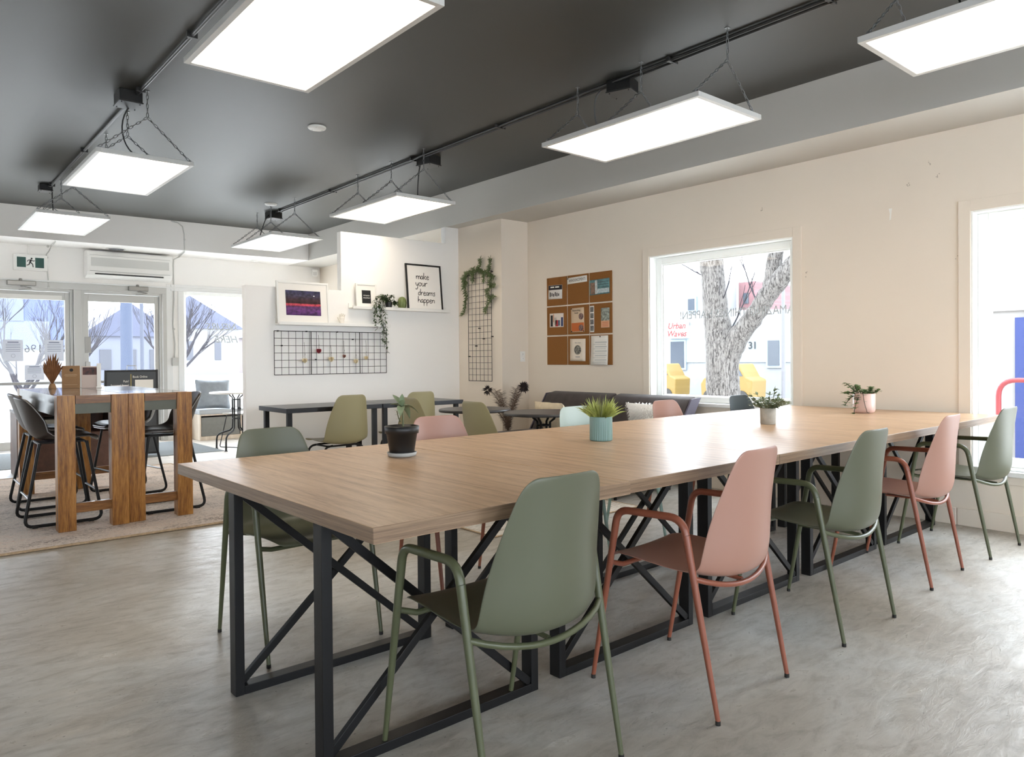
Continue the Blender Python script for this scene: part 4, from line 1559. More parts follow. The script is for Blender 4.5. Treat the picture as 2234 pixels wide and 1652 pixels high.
t = thing('trailing_plant', 'trailing plant in a small black pot spilling down from the upper ledge', 'potted plant', (4.185, PY - 0.055, 1.708))
mb = MB()
mb.lathe([(0.030, 0.0), (0.038, 0.06), (0.041, 0.075), (0.037, 0.075), (0.034, 0.06), (0.001, 0.06)], 24)
obj('pot', mb, M['black_pot'], t)
random.seed(21)
mb = MB()
ml = MB()
for k in range(9):
    x1 = -0.10 - 0.13 * random.random() if k < 7 else 0.05
    drop = (0.56, 0.50, 0.44, 0.36, 0.30, 0.20, 0.12, 0.02, 0.0)[k]
    pts = []
    for i in range(12):
        f = i / 11
        x = -0.02 + (x1 + 0.02) * min(1, f * 3) + (0.085 * max(0, f - 0.33) if k < 7 else 0) + 0.012 * math.sin(f * 9 + k)
        z = 0.075 + 0.05 * math.sin(min(1, f * 2.6) * PI) * (1 + 0.3 * (k % 3)) - drop * max(0, f - 0.22) / 0.78
        y = -0.055 * min(1, f * 3) - 0.012 * math.cos(k * 2.1) * f
        pts.append((x, y, z))
    mb.tube(pts, 0.0018, 5)
    for i in range(1, 12):
        for s in range(4):
            f2_ = random.random()
            p = Vector(pts[i - 1]).lerp(Vector(pts[i]), f2_)
            a = random.uniform(0, 2 * PI)
            leaf_into(ml, p, (math.cos(a), math.sin(a) * 0.7, random.uniform(-0.8, 0.3)), random.uniform(0.028, 0.044), 0.019, 0.25, 0.2, seg=3)
for k in range(60):
    a = random.uniform(0, 2 * PI)
    el = random.uniform(-0.1, 1.2)
    r = random.uniform(0.02, 0.07)
    leaf_into(ml, (-0.03 + r * math.cos(a), r * math.sin(a) * 0.8, 0.08 + 0.07 * random.random()), (math.cos(a), math.sin(a), el), 0.032, 0.015, 0.25, 0.2, seg=3)
obj('vines', mb, M['stem'], t)
obj('foliage', ml, M['leaf_dark'], t)

# ------------------------------------------------------------------ wire grids
gx0, gx1, gz0, gz1 = 2.907, 4.168, 1.014, 1.449
t = thing('wire_grid', 'wide black wire grid panel on the low partition wall, hung with dried flowers', 'wire grid', (gx0, PY - 0.022, gz0), 0)
W_, H_ = gx1 - gx0, gz1 - gz0
mb = MB()
for k in range(18):
    x = W_ * k / 17
    r = 0.0036 if k in (0, 17) else 0.0022
    mb.tube([(x, 0, 0), (x, 0, H_)], r, 5)
for f in (0.306, 0.743):
    mb.tube([(W_ * f, -0.002, 0), (W_ * f, -0.002, H_)], 0.0044, 6)
for k in range(7):
    z = H_ * k / 6
    mb.tube([(0, -0.002, z), (W_, -0.002, z)], 0.0036 if k in (0, 6) else 0.0025, 5)
obj('wire_mesh', mb, M['black_wire'], t)
mb = MB()
for (x, z) in ((0.04, H_), (0.34, H_), (0.68, H_), (W_ - 0.02, H_), (0.08, 0.29), (0.44, 0.15), (0.86, 0.36)):
    mb.box(x - 0.005, -0.006, z - 0.006, x + 0.005, 0.0205, z + 0.006)
tag(obj('wall_clips', mb, M['black_plastic'], t), kind='stuff')
M['petal_cream'] = mat('petal_cream', srgb(226, 212, 178), 0.8, var=0.15, vscale=60)
M['petal_red'] = mat('petal_red', srgb(150, 52, 66), 0.8, var=0.3, vscale=60)
M['petal_brown'] = mat('petal_brown', srgb(150, 100, 88), 0.8, var=0.3, vscale=60)
M['stem_dry'] = mat('stem_dry', srgb(70, 66, 48), 0.8)


def dried_flower(label, x, ztop, zhead, m_, r):
    t = thing('dried_flower', label, 'dried flower', (x, PY - 0.040, zhead), 0, 'dried flowers hanging on the wire grid')
    mb = MB()
    L_ = ztop - zhead
    mb.tube([(0, 0.008, L_), (0.003, 0.004, L_ * .5), (0, 0, 0.01)], 0.0016, 5)
    for k in range(4):
        leaf_into(mb, (0.001, 0.002, 0.03 + 0.012 * k), (math.cos(k * 2.5), 0.3 * math.sin(k * 2.5), -0.9), 0.02, 0.006, 0.2, 0.1, seg=3)
    obj('stem', mb, M['stem_dry'], t)
    mb = MB()
    for ringn, (rr, cnt, tilt) in enumerate(((0.4, 4, 0.1), (0.75, 6, 0.35), (1.0, 8, 0.65))):
        for k in range(cnt):
            a = 2 * PI * k / cnt + ringn * 0.5
            leaf_into(mb, (0, 0, 0.008), (math.cos(a) * tilt, math.sin(a) * tilt, -1), r * 2.1, r * 2.1, 0.5, -0.1 * ringn, (math.sin(a), math.cos(a), 0.3), 4)
    obj('petals', mb, m_, t)


for (lab, px_, zt, zh, m_, r) in (('cream dried rose, first from the left on the wire grid', 515, 885, 1010, 'petal_cream', 0.021), ('dark red dried rose, highest on the wire grid', 613, 830, 940, 'petal_red', 0.021),
                                  ('cream dried rose, third from the left on the wire grid', 700, 905, 1000, 'petal_cream', 0.023), ('small brownish pink dried rose in the middle of the grid', 795, 870, 983, 'petal_brown', 0.015),
                                  ('cream dried rose hanging lowest on the wire grid', 882, 855, 1018, 'petal_cream', 0.021), ('cream dried rose, last on the right of the wire grid', 960, 865, 995, 'petal_cream', 0.018)):
    dried_flower(lab, gx0 + (px_ - 318) / 807.0 * W_, gz1 - (zt - 805) / 313.0 * H_, gz1 - (zh - 805) / 313.0 * H_, M[m_], r)

CX = 5.174
t = thing('wire_grid', 'tall narrow black wire grid with artificial greenery on the column wall', 'wire grid', (CX - 0.024, 6.588, 0.905))
hw, H_ = 0.213, 1.243
mb = MB()
for k in range(7):
    y = -hw + 2 * hw * k / 6
    mb.tube([(0, y, 0), (0, y, H_)], 0.0036 if k in (0, 6) else 0.0023, 5)
for k in range(19):
    z = H_ * k / 18
    mb.tube([(-0.002, -hw, z), (-0.002, hw, z)], 0.0036 if k in (0, 18) else 0.0023, 5)
obj('wire_mesh', mb, M['black_wire'], t)
mb = MB()
for (y, z) in ((hw, H_ - .02), (-hw, H_ - .02), (hw, 0.28), (-hw, 0.50), (0.02, 0.6), (-0.06, 0.48), (0.08, 0.4)):
    mb.box(-0.006, y - 0.005, z - 0.006, 0.0225, y + 0.005, z + 0.006)
tag(obj('wall_clips', mb, M['black_plastic'], t), kind='stuff')
g = thing('leafy_garland', 'artificial leafy green garland draped over the tall wire grid', 'garland', (CX - 0.035, 6.588, 0.905 + H_))
random.seed(4)
mb = MB()
ml = MB()
path = [(-0.0, hw + 0.10, -0.48), (-0.005, hw + 0.03, -0.40), (0, hw + 0.02, -0.28), (0, hw + 0.05, -0.15), (0, hw + 0.04, -0.02), (-0.01, hw - 0.06, 0.01), (-0.01, hw - 0.16, -0.01), (-0.01, 0.02, 0.03),
        (-0.01, -0.08, 0.0), (-0.01, -0.16, -0.02), (0, -hw, -0.06), (0, -hw + 0.0, -0.16), (0, -hw + 0.06, -0.25), (0, -hw + 0.0, -0.33), (0, -hw + 0.06, -0.40), (0, -hw + 0.10, -0.47)]
br = [path, [(0, 0.0, 0.02), (0, -0.04, 0.10), (0, -0.03, 0.15)], [(0, -hw + 0.04, -0.02), (0, -hw + 0.0, 0.07), (0, -hw - 0.0, 0.13)], [(0, -hw, -0.05), (0, -hw - 0.07, -0.09)], [(0, -hw, -0.2), (0, -hw - 0.08, -0.17)],
      [(0, hw, -0.02), (0, hw + 0.10, -0.07)], [(0, hw, -0.1), (0, hw + 0.09, -0.16)], [(0, -hw + 0.02, -0.33), (0, -hw - 0.07, -0.30)], [(0, hw - 0.1, 0), (0, hw - 0.12, 0.06)], [(0, -0.1, 0), (0, -0.1, -0.12)], [(0, 0.1, 0), (0, 0.11, -0.10)]]
for b_ in br:
    mb.tube(b_, 0.002, 5)
    for i in range(len(b_) - 1):
        p, q = Vector(b_[i]), Vector(b_[i + 1])
        nn = max(4, int((q - p).length / 0.008))
        for k in range(nn):
            c = p.lerp(q, k / nn)
            for s in range(4):
                a = random.uniform(0, 2 * PI)
                d = (q - p).normalized() * 0.6 + Vector((-abs(math.sin(a)) * 0.5, math.cos(a), math.sin(a)))
                leaf_into(ml, c, d, random.uniform(0.030, 0.058), 0.0085, 0.2, 0.1, (1, 0, 0.2), 3)
obj('vine_stem', mb, M['stem'], g)
obj('foliage', ml, mat('garland_green', srgb(88, 104, 62), 0.6, var=0.25, vscale=30), g)

# ------------------------------------------------------------------ cork tiles and notices on the window wall
CY, CZ, CS, CG = 5.900, 2.036, 0.306, 0.0155
M['cork'] = mat('cork', srgb(140, 92, 42), 0.9, var=0.1, vscale=120, bump=0.2, bscale=300)
names = [['top left', 'top middle', 'top right'], ['middle left', 'centre', 'middle right'], ['bottom left', 'bottom middle', 'bottom right']]
what = [['behind the black and white photo', 'under the announcements strip', 'behind the teal photo'], ['behind the group photo', 'behind the orange poster', 'with the strip of small photos'], ['without any notice', 'behind the cream drawing', 'behind the long white list']]
for r in range(3):
    for c in range(3):
        mb = MB()
        mb.box(-0.008, -CS / 2, -CS / 2, 0, CS / 2, CS / 2)
        o = obj('cork_tile', mb, M['cork'], loc=(WX - 0.0005, CY - c * (CS + CG) - CS / 2, CZ - r * (CS + CG) - CS / 2), bevel=0.001)
        tag(o, '%s brown cork tile of the nine, %s' % (names[r][c], what[r][c]), 'cork tile', 'brown cork tiles on the window wall')


def notice(label, u, v, w, h, m_, tilt=0.0, name='notice', curl=0.0):
    t = thing(name, label, 'notice', (WX - 0.0105, CY - u - w / 2, CZ - v - h / 2), 0)
    t.rotation_euler = (tilt, 0, 0)
    mb = MB()
    rows = []
    for i in range(7):
        z = h / 2 - h * i / 6
        rows.append([(-curl * (i / 6) ** 2, w / 2 - w * k / 4, z) for k in range(5)])
    mb.grid(rows)
    o = obj('sheet', mb, m_, t, solid=0.0008)
    return t


def patch(t, name, y0, z0, y1, z1, m_, x=-0.0012):
    mb = MB()
    mb.box(x, y0, z0, x + 0.0006, y1, z1)
    return obj(name, mb, m_, t)


def pin(t, y, z, m_='ink'):
    mb = MB()
    mb.lathe([(0.006, 0), (0.0065, 0.004), (0.003, 0.006), (0.001, 0.006)], 10)
    return obj('push_pin', mb, M[m_], t, loc=(-0.001, y, z), rot=(0, -PI / 2, 0))


C = lambda nme, r, g_, b_, **k: mat(nme, srgb(r, g_, b_), 0.7, **k)
grey_p = C('print_grey', 150, 150, 148)
pale = C('sheet_white', 236, 234, 228)
t = notice('black and white photo of people pinned on the top left tile', 0.028, 0.085, 0.215, 0.150, C('photo_pale', 222, 218, 214), 0.02)
patch(t, 'dark_ceiling_area', -0.105, 0.025, 0.105, 0.073, C('photo_black', 30, 26, 34))
for (a, b_) in ((0.015, 0.075), (-0.06, 0.0)):
    patch(t, 'bright_lamp_area', a, 0.047, b_, 0.061, M['paper'], -0.0018)
for k in range(6):
    patch(t, 'dark_figure', 0.07 - k * 0.026, -0.048 + 0.005 * (k % 2), 0.084 - k * 0.026, 0.0 - 0.008 * (k % 3), C('figure_black', 34, 32, 36))
t = notice('white announcements heading strip on the top middle tile', CS + CG + 0.004, 0.022, 0.285, 0.066, pale, -0.03)
text('lettering', 'ANNOUNCEMENTS', 0.042, C('print_dark', 92, 84, 82), (-0.0014, 0, 0), (PI / 2, 0, -PI / 2), t, sx=0.66, extr=0.0003)
pin(t, 0.135, 0.024)
t = notice('teal photo of a street mural pinned on the top right tile', 2 * (CS + CG) + 0.004, 0.075, 0.275, 0.155, C('teal_print', 96, 134, 138, var=0.25, vscale=25), -0.02)
patch(t, 'brown_doorway', 0.062, -0.07, 0.125, 0.05, C('print_brown', 134, 108, 92, var=0.3, vscale=40))
patch(t, 'pale_band', -0.13, -0.065, 0.03, -0.02, C('print_pale_blue', 186, 200, 204, var=0.2, vscale=60))
patch(t, 'light_column', 0.03, -0.07, 0.06, 0.07, C('print_light', 196, 202, 200, var=0.2, vscale=60))
for k in range(3):
    patch(t, 'dark_line', -0.125, 0.045 - k * 0.026, 0.025, 0.049 - k * 0.026, C('print_slate', 58, 74, 78))
t = notice('colour photo of a group of people on the middle left tile', 0.045, CS + CG + 0.07, 0.215, 0.150, C('photo_cream', 230, 218, 208), 0.01)
for (y, w, z0, z1, c) in ((0.075, 0.034, -0.066, 0.055, (34, 34, 36)), (0.02, 0.04, -0.05, 0.03, (200, 190, 180)), (-0.005, 0.045, -0.066, 0.0, (170, 60, 66)), (-0.04, 0.03, -0.06, 0.0, (90, 110, 130)), (-0.085, 0.03, -0.066, 0.03, (46, 62, 104)), (0.045, 0.012, -0.02, 0.066, (214, 150, 110))):
    patch(t, 'figure_shape', y - w / 2, z0, y + w / 2, z1, C('figure_tone', *c))
t = notice('tan and orange workshop poster on the centre tile', CS + CG + 0.055, CS + CG + 0.028, 0.19, 0.255, C('poster_tan', 214, 190, 162), -0.01)
patch(t, 'orange_block', -0.09, -0.12, 0.09, -0.03, C('poster_orange', 196, 104, 48))
for (zz, tx, ss) in ((0.100, 'Networking', 0.026), (0.074, 'Social', 0.026)):
    text('lettering', tx, ss, M['ink'], (-0.0016, 0.018, zz), (PI / 2, 0, -PI / 2), t, sx=0.9, extr=0.0003)
for (yy, zz) in ((-0.052, 0.035), (-0.05, -0.085)):
    mb = MB()
    mb.lathe([(0.034, 0), (0.034, 0.001)], 24)
    obj('round_picture', mb, C('round_photo', 120, 96, 92, var=0.7, vscale=60), t, loc=(-0.0014, yy, zz), rot=(0, -PI / 2, 0))
for (a, b_) in ((0.088, 0.12), (0.088, -0.12), (-0.088, -0.12)):
    pin(t, a, b_)
t = notice('narrow strip of four small booth photos on the middle right tile', 2 * (CS + CG) + 0.006, CS + CG + 0.02, 0.058, 0.272, pale)
for k in range(4):
    patch(t, 'booth_photo', -0.022, 0.072 - k * 0.064, 0.022, 0.124 - k * 0.064, C('booth_grey', 110, 110, 108, var=0.6, vscale=80))
t = notice('small floral flyer with an orange base on the middle right tile', 2 * (CS + CG) + 0.16, CS + CG + 0.05, 0.115, 0.20, C('flyer_floral', 150, 158, 150, var=0.5, vscale=45))
patch(t, 'orange_base', -0.056, -0.098, 0.056, -0.03, C('flyer_orange', 226, 170, 134))
for k in range(3):
    patch(t, 'print_line', -0.04, -0.05 - 0.018 * k, 0.04, -0.045 - 0.018 * k, C('flyer_line', 200, 110, 70), -0.002)
t = notice('cream sheet with an oval drawing on the bottom middle tile', CS + CG + 0.035, 2 * (CS + CG) + 0.032, 0.225, 0.235, C('sheet_cream', 234, 222, 206), 0.015)
mb = MB()
mb.lathe([(0.05, 0), (0.05, 0.001)], 32)
o = obj('oval_drawing', mb, C('oval_print', 120, 118, 110, var=0.8, vscale=50), t, loc=(-0.0014, 0.0, 0.0), rot=(0, -PI / 2, 0))
text('lettering', 'Take a break', 0.018, grey_p, (-0.0016, 0.0, 0.075), (PI / 2, 0, -PI / 2), t, sx=0.9, extr=0.0003)
patch(t, 'print_line', -0.032, -0.078, 0.032, -0.070, grey_p)
t = notice('long white printed list curling off the bottom right tile', 2 * (CS + CG) + 0.02, 2 * (CS + CG) + 0.008, 0.235, 0.300, pale, 0.0, curl=0.012)
for k in range(5):
    patch(t, 'print_block', -0.10, 0.075 - k * 0.045, 0.06, 0.088 - k * 0.045, C('print_soft', 200, 202, 200), -0.0016 - 0.0118 * ((0.5 - (0.08 - k * .045) / 0.30) ** 2))
    patch(t, 'print_line', -0.09, 0.058 - k * 0.045, 0.09, 0.062 - k * 0.045, C('print_softer', 184, 188, 188), -0.0016 - 0.0118 * ((0.5 - (0.06 - k * .045) / 0.30) ** 2))
pin(t, -0.01, 0.14)
for (y, z, s, lab) in ((2.27, 2.18, 0.045, 'white torn paint scrap mark high on the warm-tinted wall between the windows'), ):
    mb = MB()
    mb.prism([(-0.012, 0.045), (0.012, 0.045), (0.004, 0.01), (0.006, -0.04), (-0.003, -0.035)], 0.001, 'x', -0.001)
    tag(obj('paint_chip', mb, M['paper'], loc=(WX, y, z)), lab, 'paint chip')
mb = MB()
random.seed(2)
for (y, z) in ((2.0, 2.49), (1.83, 1.81), (2.90, 1.8), (3.29, 2.37), (2.14, 2.38), (1.95, 2.41)):
    for k in range(4):
        a, b_ = random.uniform(-.012, .012), random.uniform(-.025, .025)
        mb.box(WX - 0.0015, y + a, z + b_, WX, y + a + random.uniform(.003, .009), z + b_ + random.uniform(.003, .012))
tag(obj('wall_scuffs', mb, mat('scuff', srgb(188, 176, 162), 0.9)), 'small scuffs and patched screw holes on the warm-tinted window wall', 'scuff marks', kind='stuff')
# outlet on the column
t = thing('power_outlet', 'white double power outlet on the column side near the cork board', 'outlet', (5.472, 6.224, 1.18))
mb = MB()
mb.box(-0.036, -0.006, -0.058, 0.036, 0, 0.058)
obj('cover_plate', mb, M['white'], t, bevel=0.002)
for s in (-1, 1):
    mb = MB()
    mb.lathe([(0.016, 0), (0.015, 0.002), (0.001, 0.002)], 16)
    so = obj('socket', mb, M['trim_white'], t, loc=(0, -0.006, 0.025 * s), rot=(PI / 2, 0, 0))
    mb = MB()
    mb.box(-0.007, 0.002, 0.002, -0.004, 0.0025, 0.010)
    mb.box(0.004, 0.002, 0.002, 0.007, 0.0025, 0.010)
    for i in range(len(mb.v)):
        mb.v[i] = (mb.v[i][0], mb.v[i][2] - 0.003, mb.v[i][1])
    obj('slots', mb, M['ink_grey'], so)

# ------------------------------------------------------------------ sofa, cushions, feathers
M['velvet'] = mat('charcoal_velvet', srgb(62, 54, 52), 0.9, var=0.2, vscale=8, sheen=0.15, bump=0.08, bscale=60)
M['velvet_side'] = mat('mauve_side_fabric', srgb(80, 74, 88), 0.8, sheen=0.2)
SY0, SY1 = 3.87, 5.70
t = thing('sofa', 'low charcoal tufted sofa bed along the window wall', 'sofa', (5.0, (SY0 + SY1) / 2, 0))
hl = (SY1 - SY0) / 2


def cushioned(name, mbx, m_, parent, r=0.03):
    return obj(name, mbx, m_, parent, bevel=r, seg=4)


for s in (-1, 1):
    mb = MB()
    # seat cushions
    a, b_ = (-hl, -0.005) if s < 0 else (0.005, hl)
    mb.box(-0.60, a, 0.27, 0.16, b_, 0.43)
    cushioned('seat_cushion', mb, M['velvet'], t)
    mb = MB()
    n1, n2 = 10, 6
    rows = []
    for i in range(n2 + 1):
        f = i / n2
        r = []
        for k in range(n1 + 1):
            g_ = k / n1
            puff = 0.012 * math.sin(f * PI * 3) ** 2 * math.sin(g_ * PI * 4) ** 2
            r.append((0.10 + 0.24 * f - puff, a + (b_ - a) * g_, 0.40 + 0.385 * f))
        rows.append(r)
    top_, bot_ = rows[-1], rows[0]
    mb.grid(rows)
    back = [[(p[0] + 0.13, p[1], p[2] + 0.03) for p in r] for r in rows]
    mb.grid(back, flip=True)
    mb.grid([rows[-1], back[-1]])
    mb.grid([back[0], rows[0]])
    mb.grid([[r[0] for r in rows], [r[0] for r in back]], smooth=False)
    mb.grid([[r[-1] for r in back], [r[-1] for r in rows]], smooth=False)
    bc = obj('back_cushion', mb, M['velvet'], t)
    md = bc.modifiers.new('weld', 'WELD')
    md.merge_threshold = 0.001
    md = bc.modifiers.new('bevel', 'BEVEL')
    md.width = 0.03
    md.segments = 4
    md.angle_limit = math.radians(50)
for s in (-1, 1):
    mb = MB()
    mb.prism([(0.08, 0.38), (0.22, 0.40), (0.49, 0.80), (0.35, 0.79)], 0.015, 'y', s * hl + (0.0 if s > 0 else -0.015))
    obj('side_panel', mb, M['velvet_side'], t)
mb = MB()
mb.box(-0.56, -hl + 0.05, 0.20, 0.26, hl - 0.05, 0.27)
obj('base_frame', mb, M['black_metal'], t)
for sx in (-0.5, 0.2):
    for sy in (-1, 1):
        mb = MB()
        mb.tube([(sx, sy * (hl - 0.12), 0.0), (sx, sy * (hl - 0.12), 0.20)], [0.014, 0.02], 10)
        obj('leg', mb, M['black_metal'], t)


def pillow(name, label, loc, rot, w, h, d, m_, n=14, cat='cushion', fur=False):
    vs = []
    rows1, rows2 = [], []
    for i in range(n + 1):
        v = -1 + 2 * i / n
        r1, r2 = [], []
        for k in range(n + 1):
            u = -1 + 2 * k / n
            th = d / 2 * (max(0, (1 - u ** 4)) * max(0, (1 - v ** 4))) ** 0.5
            pinch = 1 - 0.06 * (1 - abs(u) ** 2) * abs(v) ** 3 - 0.0
            pinch2 = 1 - 0.06 * (1 - abs(v) ** 2) * abs(u) ** 3
            x, z = u * w / 2 * pinch2, v * h / 2 * pinch
            jit = (random.uniform(-1, 1) * 0.008) if fur else 0.004 * math.sin(u * 9 + v * 5)
            r1.append((x, -th - jit * (th > 0.001), z))
            r2.append((x, th + jit * (th > 0.001), z))
        rows1.append(r1)
        rows2.append(r2)
    mb = MB().grid(rows1).grid(rows2, flip=True)
    if fur:
        for _ in range(2600):
            i, k = random.randrange(n), random.randrange(n)
            src = rows1 if random.random() < 0.5 else rows2
            p = Vector(src[i][k]).lerp(Vector(src[i + 1][k + 1]), random.random())
            nrm = Vector((p.x * 1.2, -0.08 if src is rows1 else 0.08, p.z * 1.2)).normalized()
            d_ = nrm + Vector((random.uniform(-.7, .7), random.uniform(-.5, .5), random.uniform(-.9, .5)))
            leaf_into(mb, p, d_, random.uniform(0.018, 0.034), 0.008, 0.3, 0.5, (0.3, 0.5, 1), 2)
    o = obj(name, mb, m_, loc=loc, rot=rot)
    tag(o, label, cat)
    if not fur:
        md = o.modifiers.new('sub', 'SUBSURF')
        md.levels = md.render_levels = 1
    return o


M['cream_fabric'] = mat('cream_fabric', srgb(226, 210, 182), 0.9, var=0.05, vscale=30, bump=0.1, bscale=120)
M['fluff'] = mat('white_fur', srgb(250, 249, 246), 0.9)
M['pillow_grey'] = mat('pillow_grey_blue', srgb(150, 158, 166), 0.9, var=0.06, vscale=20, bump=0.15, bscale=60)
random.seed(9)
pillow('throw_pillow', 'flat cream cushion leaning at the left end of the dark sofa', (5.02, 5.25, 0.575), (0.45, 0, -PI / 2 - 0.1), 0.46, 0.34, 0.14, M['cream_fabric'])
pillow('fluffy_cushion', 'fluffy white fur cushion at the right end of the dark sofa', (4.99, 3.98, 0.60), (0.35, 0, -PI / 2 + 0.1), 0.50, 0.36, 0.14, M['fluff'], fur=True)
t = thing('floor_pouf', 'low cream floor pouf beside the round black table and the feathers', 'pouf', (4.42, 5.12, 0.0095))
mb = MB()
mb.lathe([(0.18, 0.0), (0.235, 0.05), (0.25, 0.17), (0.235, 0.30), (0.17, 0.37), (0.05, 0.39), (0.001, 0.39)], 32)
obj('pouf_body', mb, M['cream_fabric'], t)

t = thing('feather_arrangement', 'dark peacock feathers in a floor vase in the corner left of the sofa', 'decoration', (5.00, 5.93, 0))
mb = MB()
mb.lathe([(0.06, 0), (0.075, 0.02), (0.09, 0.14), (0.07, 0.26), (0.045, 0.33), (0.055, 0.36), (0.048, 0.355), (0.04, 0.33)], 28)
obj('vase', mb, mat('vase_dark', srgb(72, 60, 54), 0.5), t)
M['feather'] = mat('feather_brown', srgb(84, 66, 54), 0.8, var=0.3, vscale=30)
M['feather_eye'] = mat('feather_eye_dark', srgb(34, 24, 26), 0.7)
random.seed(14)
LV = Vector((-0.76, 0.65, 0))     # along the picture's left
for k, (sx, hh, bend, eye) in enumerate(((0.24, 0.84, 0.05, 1), (0.14, 0.82, 0.03, 0), (0.05, 0.80, 0.0, 0), (-0.03, 0.84, 0.0, 0), (-0.13, 0.88, -0.02, 1), (-0.17, 0.86, -0.06, 1), (0.17, 0.70, 0.06, 0), (-0.10, 0.78, -0.02, 0), (0.08, 0.60, 0.05, 0))):
    pts = []
    for i in range(13):
        f = i / 12
        p = LV * (sx * f ** 1.5 + bend * math.sin(f * PI) * -0.4) + Vector((-0.05 * f * (k % 3 - 1), -0.03 * f, 0.34 + (hh - 0.34) * f))
        if eye and i == 12:
            p += LV * (0.03 if sx > 0 else -0.02) - Vector((0, 0, 0.012))
        pts.append(p)
    mb = MB()
    mb.tube(pts, [0.003 - 0.002 * i / 12 for i in range(13)], 5)
    for i in range(2, 12):
        for q in range(9):
            p = pts[i].lerp(pts[i + 1], q / 9)
            for s in (-1, 1):
                L_ = random.uniform(0.045, 0.085) * (1.0 if i > 4 else 0.7)
                d = LV * s * random.uniform(0.5, 1) + Vector((random.uniform(-.4, .4), random.uniform(-.4, .4), random.uniform(0.3, 0.9)))
                d.normalize()
                e = p + d * L_ + Vector((0, 0, -0.012))
                c = p.lerp(e, 0.5) + Vector((0, 0, 0.006))
                w_ = LV.cross(Vector((0, 0, 1))).normalized() * 0.0
                o1 = Vector((0, 0, 0.0011))
                mb.add([p - o1, p + o1, c + o1, e, c - o1], [(0, 1, 2, 3, 4)])
    fe = obj('feather', mb, M['feather'], t)
    if eye:
        mb = MB()
        c = pts[-1]
        for q in range(90):
            a = random.uniform(0, 2 * PI)
            d = LV * math.cos(a) + Vector((0, 0, math.sin(a))) + Vector((random.uniform(-.5, .5), random.uniform(-.5, .5), 0))
            leaf_into(mb, c + d * 0.01, d, random.uniform(0.025, 0.055), 0.010, 0.2, 0.1, (0.4, 0.5, 0.6), 2)
        obj('feather_eye', mb, M['feather_eye'], fe)

# ------------------------------------------------------------------ door wall
def door(name, x0, x1, hinge, idx):
    root = tag(thing('door_%d' % idx, None, None, (x0, DY, 0.001)), kind='structure')
    w = x1 - x0
    mb = MB()
    ring(mb, 'y', 0.02, 0.13, 0, w, 0, 2.14, 0.035, 0.0)
    obj('door_frame', mb, M['alu'], root, bevel=0.003)
    mb = MB()
    a, b_ = 0.038, w - 0.038
    mb.box(a, 0.05, 0.005, a + 0.055, 0.095, 2.10)
    mb.box(b_ - 0.055, 0.05, 0.005, b_, 0.095, 2.10)
    mb.box(a + 0.055, 0.05, 1.995, b_ - 0.055, 0.095, 2.10)
    mb.box(a + 0.055, 0.05, 0.005, b_ - 0.055, 0.095, 0.12)
    obj('leaf_frame', mb, M['alu'], root, bevel=0.003)
    mb = MB()
    mb.box(a + 0.055, 0.05, 0.86, b_ - 0.055, 0.09, 0.895)
    obj('mid_rail', mb, M['alu_dark'], root)
    mb = MB()
    mb.box(a + 0.055, 0.070, 0.12, b_ - 0.055, 0.075, 0.86)
    mb.box(a + 0.055, 0.070, 0.895, b_ - 0.055, 0.075, 1.995)
    obj('pane', mb, M['glass'], root)
    return root


d1 = door('door', 0.70, 1.955, 0, 1)
d2 = door('door', 2.05, 3.085, 1, 2)
mb = MB()
mb.box(0.36, 0.035, 1.99, 0.93 * 0 + 1.13, 0.052, 2.055)
obj('header_box', mb, M['white'], d1, bevel=0.004, loc=(0.0, 0, 0)).location.x = 0.0
for (d, x) in ((d1, 1.185), (d2, 0.045)):
    mb = MB()
    if d is d1:
        mb.tube([(x, 0.045, 0.97), (x, 0.0, 0.97), (x, 0.0, 1.05), (x - 0.05, 0.0, 1.05)], 0.009, 8)
    else:
        mb.box(x - 0.0, 0.043, 1.28, x + 0.075, 0.05, 1.50)
    obj('door_handle', mb, M['alu_dark'], d, bevel=0.0)
mb = MB()
mb.box(0.05, 0.035, 0.93, 0.11, 0.05, 1.16)
obj('lock_plate', mb, M['alu'], d2, bevel=0.003)


def closer(x, z, label, w=0.30):
    t = thing('door_closer', label, 'door closer', (x, DY, z), 0, 'overhead door closers')
    mb = MB()
    mb.box(-w / 2, -0.055, -0.035, w / 2, 0.0, 0.03)
    obj('closer_body', mb, M['alu_dark'], t, bevel=0.01, seg=3)
    mb = MB()
    mb.lathe([(0.02, 0), (0.02, 0.02), (0.012, 0.028), (0.001, 0.028)], 14, (-0.01, -0.03, 0.03))
    mb.bar((0.0, -0.03, -0.04), (0.10, -0.10, -0.07), 0.02, 0.008)
    mb.bar((0.10, -0.10, -0.07), (-0.02, 0.02, -0.085), 0.02, 0.008)
    mb.tube([(0, -0.03, -0.03), (0, -0.03, -0.05)], 0.012, 8)
    obj('closer_arm', mb, M['alu_dark'], t)


closer(1.365, 2.195, 'grey overhead door closer above the left door', 0.32)
closer(2.76, 2.195, 'grey overhead door closer above the right door, below the air conditioner', 0.26)
